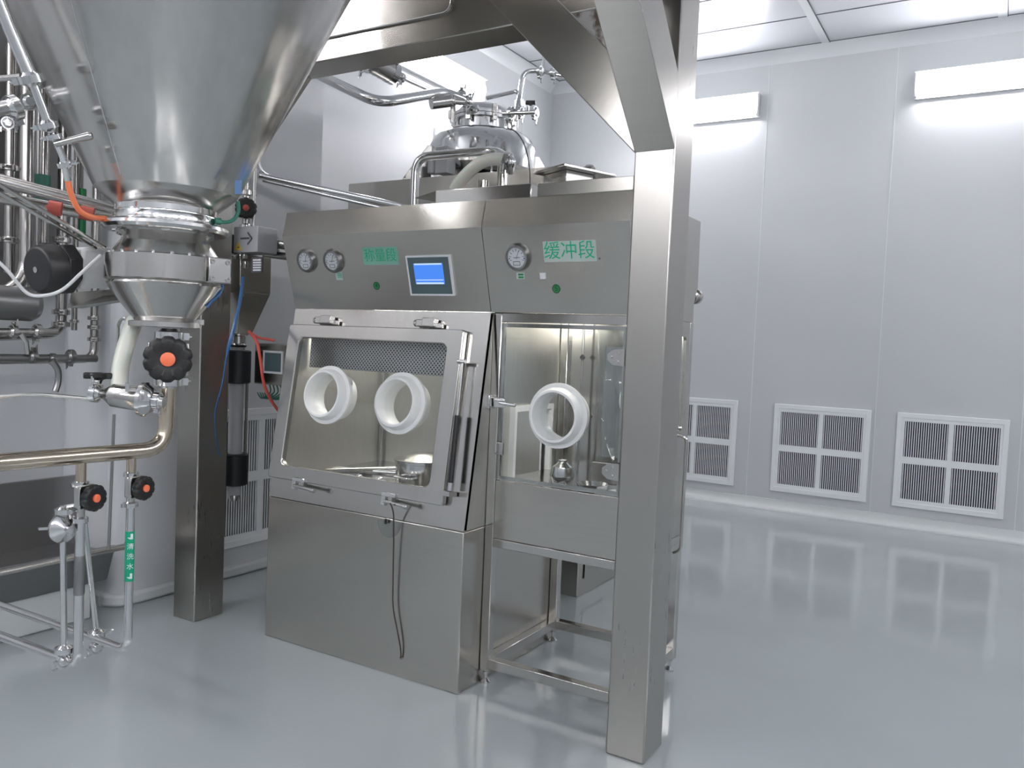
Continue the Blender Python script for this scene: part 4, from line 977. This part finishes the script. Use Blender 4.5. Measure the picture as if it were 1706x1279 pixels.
bm = B(); c_ = V(-1.925, YP-.012, 1.29); obox(bm, c_, V(1, 0, 0), V(0, 0, 1), V(0, 1, 0), .04, .022, .012); obox(bm, c_+V(-.045, -.002, 0), V(1, 0, 0), V(0, 0, 1), V(0, 1, 0), .016, .030, .014); cyl(bm, c_+V(.02, -.012, .0), c_+V(.105, -.014, -.006), .008, 10); cyl(bm, c_+V(.0, -.016, .012), c_+V(.05, -.016, .012), .006, 10)
obj('latch', bm, 'polish', c5, bevel=.003)
bm = B(); c_ = V(-1.905, YP-.010, 1.085); obox(bm, c_, V(1, 0, 0), V(0, 0, 1), V(0, 1, 0), .022, .028, .006); cyl(bm, c_+V(-.01, -.008, -.02), c_+V(-.01, -.008, .024), .009, 10); obj('keeper', bm, 'cast', c5, bevel=.002)
# rear window with port
bm = B(); ringplate(bm, sq(X1+PW, X2-PW, .925, ZK), sq(X1+PW+.20, X2-PW-.02, 1.0, 1.56), lambda u, v: V(u, YQ-.02, v), (0, .02, 0)); obj('rear_panel', bm, 'bright', c5)
bm = B(); box(bm, X1+PW+.2, X2-PW-.02, YQ-.012, YQ-.006, 1.0, 1.56); rg = obj('rear_glass', bm, 'glass', c5)
bm = B(); ring(bm, V(-1.50, YQ-.009, 1.30), V(0, 1, 0), [(-.07, .10), (-.07, .112), (0, .118), (.002, .14), (.014, .14), (.016, .12), (.05, .115), (.05, .10)], 48); obj('glove_port', bm, 'milky', rg, smooth=50)
# right side: panel with tall round-cornered window and handle
bm = B(); PX = lambda u, v: V(X2, u, v)
ringplate(bm, rrect(YP+PW, YQ-PW, .676, ZK-.002, .003), rrect(YP+.10, YQ-.09, 1.18, 1.62, .02), PX, (-.015, 0, 0)); obj('side_door', bm, 'sheet', c5)
bm = B(); box(bm, X2-.010, X2-.006, YP+.10, YQ-.09, 1.18, 1.62); obj('side_glass', bm, 'glass', c5)
bm = B(); tube(bm, fillet([V(X2, YQ-.12, 1.16), V(X2+.035, YQ-.12, 1.15), V(X2+.035, YQ-.12, .62), V(X2, YQ-.12, .60)], .05), .008, 10); obj('side_handle', bm, 'bright', c5)
bm = B(); p = V(X2+.0, 3.825, 1.80); cyl(bm, V(X2-.03, 3.825, 1.81), V(X2-.03, 3.88, 1.82), .028, 16); cyl(bm, V(X2-.03, 3.88, 1.82), V(X2-.03, 3.905, 1.82), .036, 16); obj('rear_knob', bm, 'cast', c5)
gauge(-1.799, .132, c5)
bm = B(); obox(bm, PU(-1.799, .213, .001), V(1, 0, 0), UU, Nu, .020, .014, .0008, 0)
for s in (-1, 1): obox(bm, PU(-1.795, .213+.006*s, .0022), V(1, 0, 0), UU, Nu, .013, .004, .0003, 1)
obj('tag_sticker', bm, 'film', c5, mats=['film', 'greendot'], smooth=0)
bm = B(); obox(bm, PU(-1.688, .214, .002), V(1, 0, 0), UU, Nu, .014, .013, .002); obj('switch_button', bm, 'paper', c5, bevel=.001)
bm = B(); prism(bm, [PU(*q, 0) for q in ((-1.675, .156), (-1.432, .156), (-1.432, .070), (-1.675, .070))], Nu*.001); sg = obj('sign_film', bm, 'film', c5, smooth=0)
text_obj('sign_writing', '缓冲段', .079, PU(-1.555, .113, .0016), V(1, 0, 0), UU, Nu, 'greentext', sg)
numdot(-1.630, .269, '5', c5)
bm = B(); lathe(bm, PU(-1.42, .145, 0), Nu, [(0, .004), (.002, .004)], 10); obj('ink_spot', bm, 'ink', c5)
# interior of cabinet 5
lmp = thing('cabinet_lamp', 'small lamp tube under the roof inside the right cabinet', 'lamp', (-1.6, 3.16, 1.67))
bm = B(); cyl(bm, V(-1.85, 3.165, 1.670), V(-1.36, 3.165, 1.670), .012, 12); obj('tube', bm, 'lamp_in', lmp)
bm = B(); box(bm, -1.88, -1.35, 3.146, 3.185, 1.682, 1.689); obj('holder', bm, 'white', lmp)
bm = B(); cyl(bm, V(-1.82, 3.72, .925), V(-1.82, 3.72, 1.68), .006, 8); lathe(bm, V(-1.82, 3.72, 1.5), (0, 0, 1), [(-.014, .006), (0, .016), (.014, .006)], 12); lathe(bm, V(-1.82, 3.72, 1.2), (0, 0, 1), [(-.014, .006), (0, .016), (.014, .006)], 12)
tag(obj('curtain_rod', bm, 'darksteel'), 'thin dark upright rod with knobs inside the right cabinet', 'rod')
bm = B(); pts = []
bot = [(-1.70+.06*k, 3.60+.03*(-1)**k) for k in range(6)]
# clear bag: folded strip hanging from the roof
va = []; 
for k, (x, y) in enumerate(bot):
    va.append((bm.verts.new((x*.75-.43+.0, y, 1.66)), bm.verts.new((x*.85-.25, y, 1.3)), bm.verts.new((x, y, .97))))
for a, b in zip(va, va[1:]):
    bm.faces.new((a[0], b[0], b[1], a[1])); bm.faces.new((a[1], b[1], b[2], a[2]))
fb = obj('clear_bag', bm, 'acryl'); tag(fb, 'clear plastic bag hanging in folds inside the right cabinet', 'bag')
sd = fb.modifiers.new('thickness', 'SOLIDIFY'); sd.thickness = .0015
bb = thing('steel_flask', 'small round polished flask standing inside the right cabinet', 'flask', (-1.66, 3.24, .925))
bm = B(); lathe(bm, (-1.66, 3.24, .925), (0, 0, 1), [(0, .035), (.01, .045), (.05, .055), (.09, .045), (.11, .02), (.12, .02), (.125, 0)], 28); obj('vessel', bm, 'polish', bb)
bm = B(); lathe(bm, (-1.50, 3.22, .925), (0, 0, 1), [(0, .03), (.005, .06), (.035, .07), (.037, .066), (.008, .05), (.006, 0)], 28)
tag(obj('shallow_dish', bm, 'polish'), 'shallow polished dish near the front glass of the right cabinet', 'dish')
bm = B(); prism(bm, [V(-1.46, 3.16, .927), V(-1.35, 3.16, .927), V(-1.35, 3.34, .927), V(-1.44, 3.30, .927)], (0, 0, .006)); tag(obj('white_pad', bm, 'paper'), 'folded white cloth pad in the front right corner of the right cabinet', 'pad')
bm = B(); box(bm, -1.62, -1.36, 3.46, 3.48, .925, 1.02); box(bm, -1.62, -1.36, 3.46, 3.70, .925, .93); tag(obj('steel_tray', bm, 'cast', bevel=.003), 'low steel tray at the back of the right cabinet', 'tray')
bm = B(); cyl(bm, V(-2.02, 3.735, .76), V(-2.02, 3.735, 1.2), .03, 16); bm.free()

# ================================================================== ON TOP OF THE CABINETS
hb = thing('hose_box', 'low bright steel box on the cabinet top where the milky hose enters', 'box', (-2.2, 3.2, ZT))
bm = B(); xa, xb = at(725, 330, Y=3.12).x, at(895, 315, Y=3.12).x
obj('case', box(B(), xa, xb-.03, 3.12, 3.50, ZT, ZT+.085), 'bright', hb, bevel=.004)
obj('flap', prism(B(), [at(690, 330, Y=3.2), at(726, 336, Y=3.14), at(726, 318, Y=3.14)], (0, .01, 0)), 'bright', hb)
# bent guard rail pipe
rp_ = [V(at(690, 340, Y=3.3).x, 3.3, ZT), at(689, 262, Y=3.3), at(825, 250, Y=3.4), at(852, 268, Y=3.3), at(850, 285, Y=3.35)]
rp_[1].x = rp_[0].x
bm = B(); pipe(bm, rp_, .022, .08, 20); tag(obj('bent_pipe', bm, 'polish'), 'polished bent pipe standing on the cabinet top and running to the hose', 'pipe')
hs2 = thing('top_hose', 'milky hose arching from the bent pipe down into the steel box', 'hose', at(760, 312, Y=3.3))
bm = B(); tube(bm, smoothpath([at(757, 318, Y=3.30), at(768, 300, Y=3.30), at(792, 277, Y=3.30), at(815, 266, Y=3.30), at(842, 266, Y=3.32)]), .030, 20); obj('hose', bm, 'hose', hs2)
bm = B(); clampset(bm, at(846, 268, Y=3.32), (1, .2, -.2), .036, True, side=V(0, -1, -.3)); obj('clamp', bm, 'polish', hs2)
bm = B(); a = at(805, 315, Y=3.40); lathe(bm, V(a.x, 3.40, ZT+.085), (0, 0, 1), [(0, .12), (.05, .03), (.09, .03)], 24); cyl(bm, V(a.x+.1, 3.42, ZT+.085), V(a.x+.1, 3.42, 2.46), .03, 20); tag(obj('top_funnel', bm, 'bright'), 'short steel funnel standing on the box beside the milky hose', 'funnel')
# raised rear edge strip on right cabinet top
obj('top_rail', box(B(), at(896, 320, Y=3.0).x, X2, 2.995, 3.02, ZT, ZT+.055), 'sheet', c5, bevel=.002)
# exhaust box with flat roof
ex = thing('exhaust_box', 'turned steel exhaust box with overhanging flat lid on the right cabinet top', 'box', (-1.75, 3.6, ZT))
def pxof(p):
    d = p-CAM; return 853+FPX*d.dot(RIGHT)/d.dot(FWD)
Nc = at(940, 276, Y=3.26)
dL = V(-.899, .438, 0); dR = V(.393, .92, 0)
def reach(d_, px):
    lo, hi = 0., 2.
    for _ in range(40):
        mid = (lo+hi)/2
        if (pxof(Nc+d_*mid)-px)*(pxof(Nc+d_*2)-px) > 0: hi = mid
        else: lo = mid
    return lo
la_, lb_ = min(reach(dL, 888), .40), min(reach(dR, 1027), .62)
prism_ = [Nc, Nc+dL*la_, Nc+dL*la_+dR*lb_, Nc+dR*lb_]
obj('lid', prism(B(), prism_, (0, 0, .012)), 'bright', ex, bevel=.002)
ins = .05
cs = [Nc+dL*ins+dR*ins, Nc+dL*(la_-ins*.3)+dR*ins, Nc+dL*(la_-ins*.3)+dR*(lb_-ins*2), Nc+dL*ins+dR*(lb_-ins*2)]
obj('case', prism(B(), [V(p.x, p.y, ZT) for p in cs], (0, 0, Nc.z-ZT)), 'bright', ex, bevel=.003)
kp = Nc+dR*lb_*.62+dL*.06
bm = B(); lathe(bm, kp+V(0, 0, .012), (0, 0, 1), [(0, .012), (.01, .012), (.012, .026), (.02, .03), (.03, .02), (.032, 0)], 16); obj('lid_knob', bm, 'polish', ex)

# ================================================================== REAR CABINET + TANK
rc = thing('rear_cabinet', 'tall stainless cabinet behind the glove boxes carrying the tank', 'cabinet', (-3.1, 5.1, 0))
obj('lower_body', box(B(), -4.05, -2.175, 4.52, 5.75, 0, 2.30), 'sheet', rc, bevel=.006)
obj('top_tray', box(B(), -4.12, -2.45, 4.47, 5.75, 2.46, 2.655), 'sheet', rc, bevel=.004)
obj('tray_base', box(B(), -4.0, -2.5, 4.55, 5.7, 2.30, 2.46), 'darksteel', rc)
bm = B(); box(bm, -2.17, -2.165, 4.60, 5.65, .10, .62); obj('side_door', bm, 'sheet', rc, bevel=.004)
bm = B(); box(bm, -2.165, -2.15, 4.62, 4.64, .55, .62); obj('door_hinge', bm, 'cast', rc)
TX, TY = at(806, 200, Y=5.0).x, 5.0
tk = thing('process_tank', 'domed polished tank with clamped lid on legs behind the cabinets', 'tank', (TX, TY, 2.655))
def tz(py): return zpix(V(TX, TY-.2, 0), py)
bm = B(); R_ = .385
lathe(bm, (TX, TY, 0), (0, 0, 1), [(2.70, .05), (2.71, .2), (2.74, .34), (2.79, R_), (tz(240), R_), (tz(225), R_*.93), (tz(216), R_*.80), (tz(211), R_*.62), (tz(209), R_*.55)], 64); obj('shell', bm, 'polish', tk)
bm = B(); rn = .20
lathe(bm, (TX, TY, 0), (0, 0, 1), [(tz(212), rn), (tz(194), rn), (tz(193), rn*1.14), (tz(188), rn*1.14), (tz(187.5), rn*1.0)], 48); obj('neck', bm, 'polish', tk)
bm = B(); lathe(bm, (TX, TY, 0), (0, 0, 1), [(tz(187), rn*1.14), (tz(182), rn*1.14), (tz(181), rn*1.02), (tz(173), rn*.96), (tz(167), rn*.82), (tz(164), rn*.6), (tz(163), 0)], 48); obj('lid', bm, 'polish', tk)
for k in range(8):
    bm = B(); a = 2*PI*k/8-1.45; p = V(TX+rn*1.17*math.cos(a), TY+rn*1.17*math.sin(a), 0)
    rd = V(math.cos(a), math.sin(a), 0); obox(bm, p+V(0, 0, tz(187)), rd, V(0, 0, 1), rd.cross(V(0, 0, 1)), .016, .055, .016); cyl(bm, p+rd*.02+V(0, 0, tz(194)), p+rd*.02+V(0, 0, tz(180)), .012, 8)
    obj('lid_clamp', bm, 'cast', tk)
for k in range(4):
    a = k*PI/2-.75; rd = V(math.cos(a), math.sin(a), 0); sd_ = rd.cross(V(0, 0, 1)); c_ = V(TX, TY, 2.655)
    bm = B(); 
    for s in (-1, 1): prism(bm, [c_+rd*.38+sd_*s*.06, c_+rd*.56+sd_*s*.06, c_+rd*.56+sd_*s*.06+V(0, 0, .05), c_+rd*.41+sd_*s*.06+V(0, 0, .27), c_+rd*.38+sd_*s*.06+V(0, 0, .27)], sd_*.012)
    obox(bm, c_+rd*.48+V(0, 0, .012), rd, sd_, V(0, 0, 1), .10, .08, .012); obj('leg_bracket', bm, 'bright', tk, bevel=.002)
bm = B(); p = V(TX-.02, TY-.42, 2.78); obox(bm, p, V(1, 0, 0), V(0, 0, 1), V(0, 1, 0), .05, .09, .05); cyl(bm, p+V(-.1, 0, -.08), p+V(-.1, 0, .02), .04, 16); obj('level_sensor', bm, 'greybox', tk, bevel=.004)
# pipe to the left from the lid, sloping
ln = [at(480, 90, w=5.0), at(525, 122, w=5.0), at(630, 172, w=4.6), at(740, 153, w=5.2), at(775, 166, w=5.3), at(788, 186, w=5.35)]
vp = thing('vent_pipe', 'long polished pipe bending under the beam down to the tank lid', 'pipe', ln[4])
bm = B(); pipe(bm, ln, .030, .16, 20); obj('pipe_run', bm, 'polish', vp)
clamps(vp, 'polish', (at(768, 160, w=5.3), ln[4]-ln[3], .036, True, V(0, 0, 1)), (at(779, 170, w=5.3), ln[4]-ln[3], .036, True, V(0, -1, 1)), (at(787, 182, w=5.3), V(.3, 0, -1), .036, True, V(1, -1, 0)))
bm = B(); cyl(bm, at(718, 172, w=5.1), at(750, 168, w=5.15), .038, 24); cyl(bm, at(750, 168, w=5.15), at(772, 170, w=5.2), .02, 16); clampset(bm, at(754, 168, w=5.15), V(1, .2, 0), .03, True, side=V(0, 0, -1))
tag(obj('side_canister', bm, 'bright'), 'short steel canister hanging under the pipe left of the tank lid', 'canister')
# filter on the wall lamp side
a0, a1 = at(607, 96, w=5.4), at(658, 124, w=5.6); ad = (a1-a0).normalized(); AL = (a1-a0).length
uf = thing('inline_filter', 'knurled steel inline filter with clamps below the frame beam', 'filter', a0)
bm = B(); lathe(bm, a0, ad, [(0, .03), (.03, .045), (.04, .07)]+[(.05+AL*.8*k/10, .072+(.004 if k % 2 else 0)) for k in range(11)]+[(AL*.92, .06), (AL, .03)], 28); obj('barrel', bm, 'cast', uf)
clamps(uf, 'polish', (a0+ad*.03, ad, .055, True, V(0, 0, -1)), (a1-ad*.03, ad, .065, True, V(0, 0, 1)), (a1+ad*.06, ad, .03, True, V(0, 0, -1)))
bm = B(); cyl(bm, a1, at(716, 150, w=6.1), .015, 12); cyl(bm, a0-ad*.3, a0, .022, 12); obj('pipe_run', bm, 'bright', uf)
# right side piping of tank
rp = thing('nozzle_pipe', 'slim bright pipes and black-knob valve at the right of the tank lid', 'pipe', at(845, 186, w=5.3))
bm = B(); pipe(bm, [at(812, 163, w=5.5), at(860, 152, w=5.3), at(866, 158, w=5.3), at(860, 186, w=5.25)], .014, .05, 12); pipe(bm, [at(864, 172, w=5.3), at(867, 150, w=5.3), at(872, 118, w=5.3), at(905, 118, w=5.3)], .016, .08, 12)
cyl(bm, at(838, 189, w=5.25), at(892, 187, w=5.15), .013, 12); cyl(bm, at(905, 119, w=5.3), at(945, 128, w=5.2), .013, 12); cyl(bm, at(905, 119, w=5.3), at(908, 80, w=5.3), .013, 12); obj('pipe_run', bm, 'polish', rp)
for (px, py, r_) in ((852, 188, .032), (868, 187, .028), (891, 187, .032), (900, 119, .03), (922, 122, .028)): clamps(rp, 'polish', (at(px, py, w=5.25), V(1, 0, 0), r_, True, V(0, -.3, -1)))
obj('pipe_bracket', obox(B(), at(867, 173, w=5.3), V(1, 0, 0), V(0, 0, 1), V(0, 1, 0), .03, .02, .02), 'polish', rp)
bm = B(); p = at(885, 181, w=5.2); cyl(bm, at(884, 186, w=5.2), at(884, 178, w=5.2), .022, 12); obj('valve_neck', bm, 'polish', rp)
bm = B(); p = at(884, 171, w=5.2); cyl(bm, at(884, 178, w=5.2), p, .012, 10); obox(bm, p, V(.9, .4, 0), V(0, 0, 1), V(-.4, .9, 0), .032, .012, .012); obj('valve_knob', bm, 'black', rp, bevel=.004)
bm = B(); tube(bm, smoothpath([at(845, 212, w=5.0), at(862, 222, w=4.9), at(875, 245, w=4.85), at(882, 280, w=4.8), at(883, 310, w=4.8)]), .004, 6); tag(obj('thin_wire', bm, 'ink'), 'thin dark wire hanging down the right side of the tank', 'wire')
# small wall sign behind tank
a = at(726, 212, X=XL+.01); b = at(741, 240, X=XL+.01)
bm = B(); box(bm, XL, XL+.02, a.y, a.y+.45, a.z-.35, a.z)
sgn = tag(obj('wall_window', bm, 'white'), 'small framed panel on the left wall just behind the tank shoulder', 'panel')
bm = B(); box(bm, XL+.02, XL+.025, a.y+.04, a.y+.41, a.z-.31, a.z-.04); obj('pane', bm, 'screenfr', sgn)
# rod rising behind exhaust box
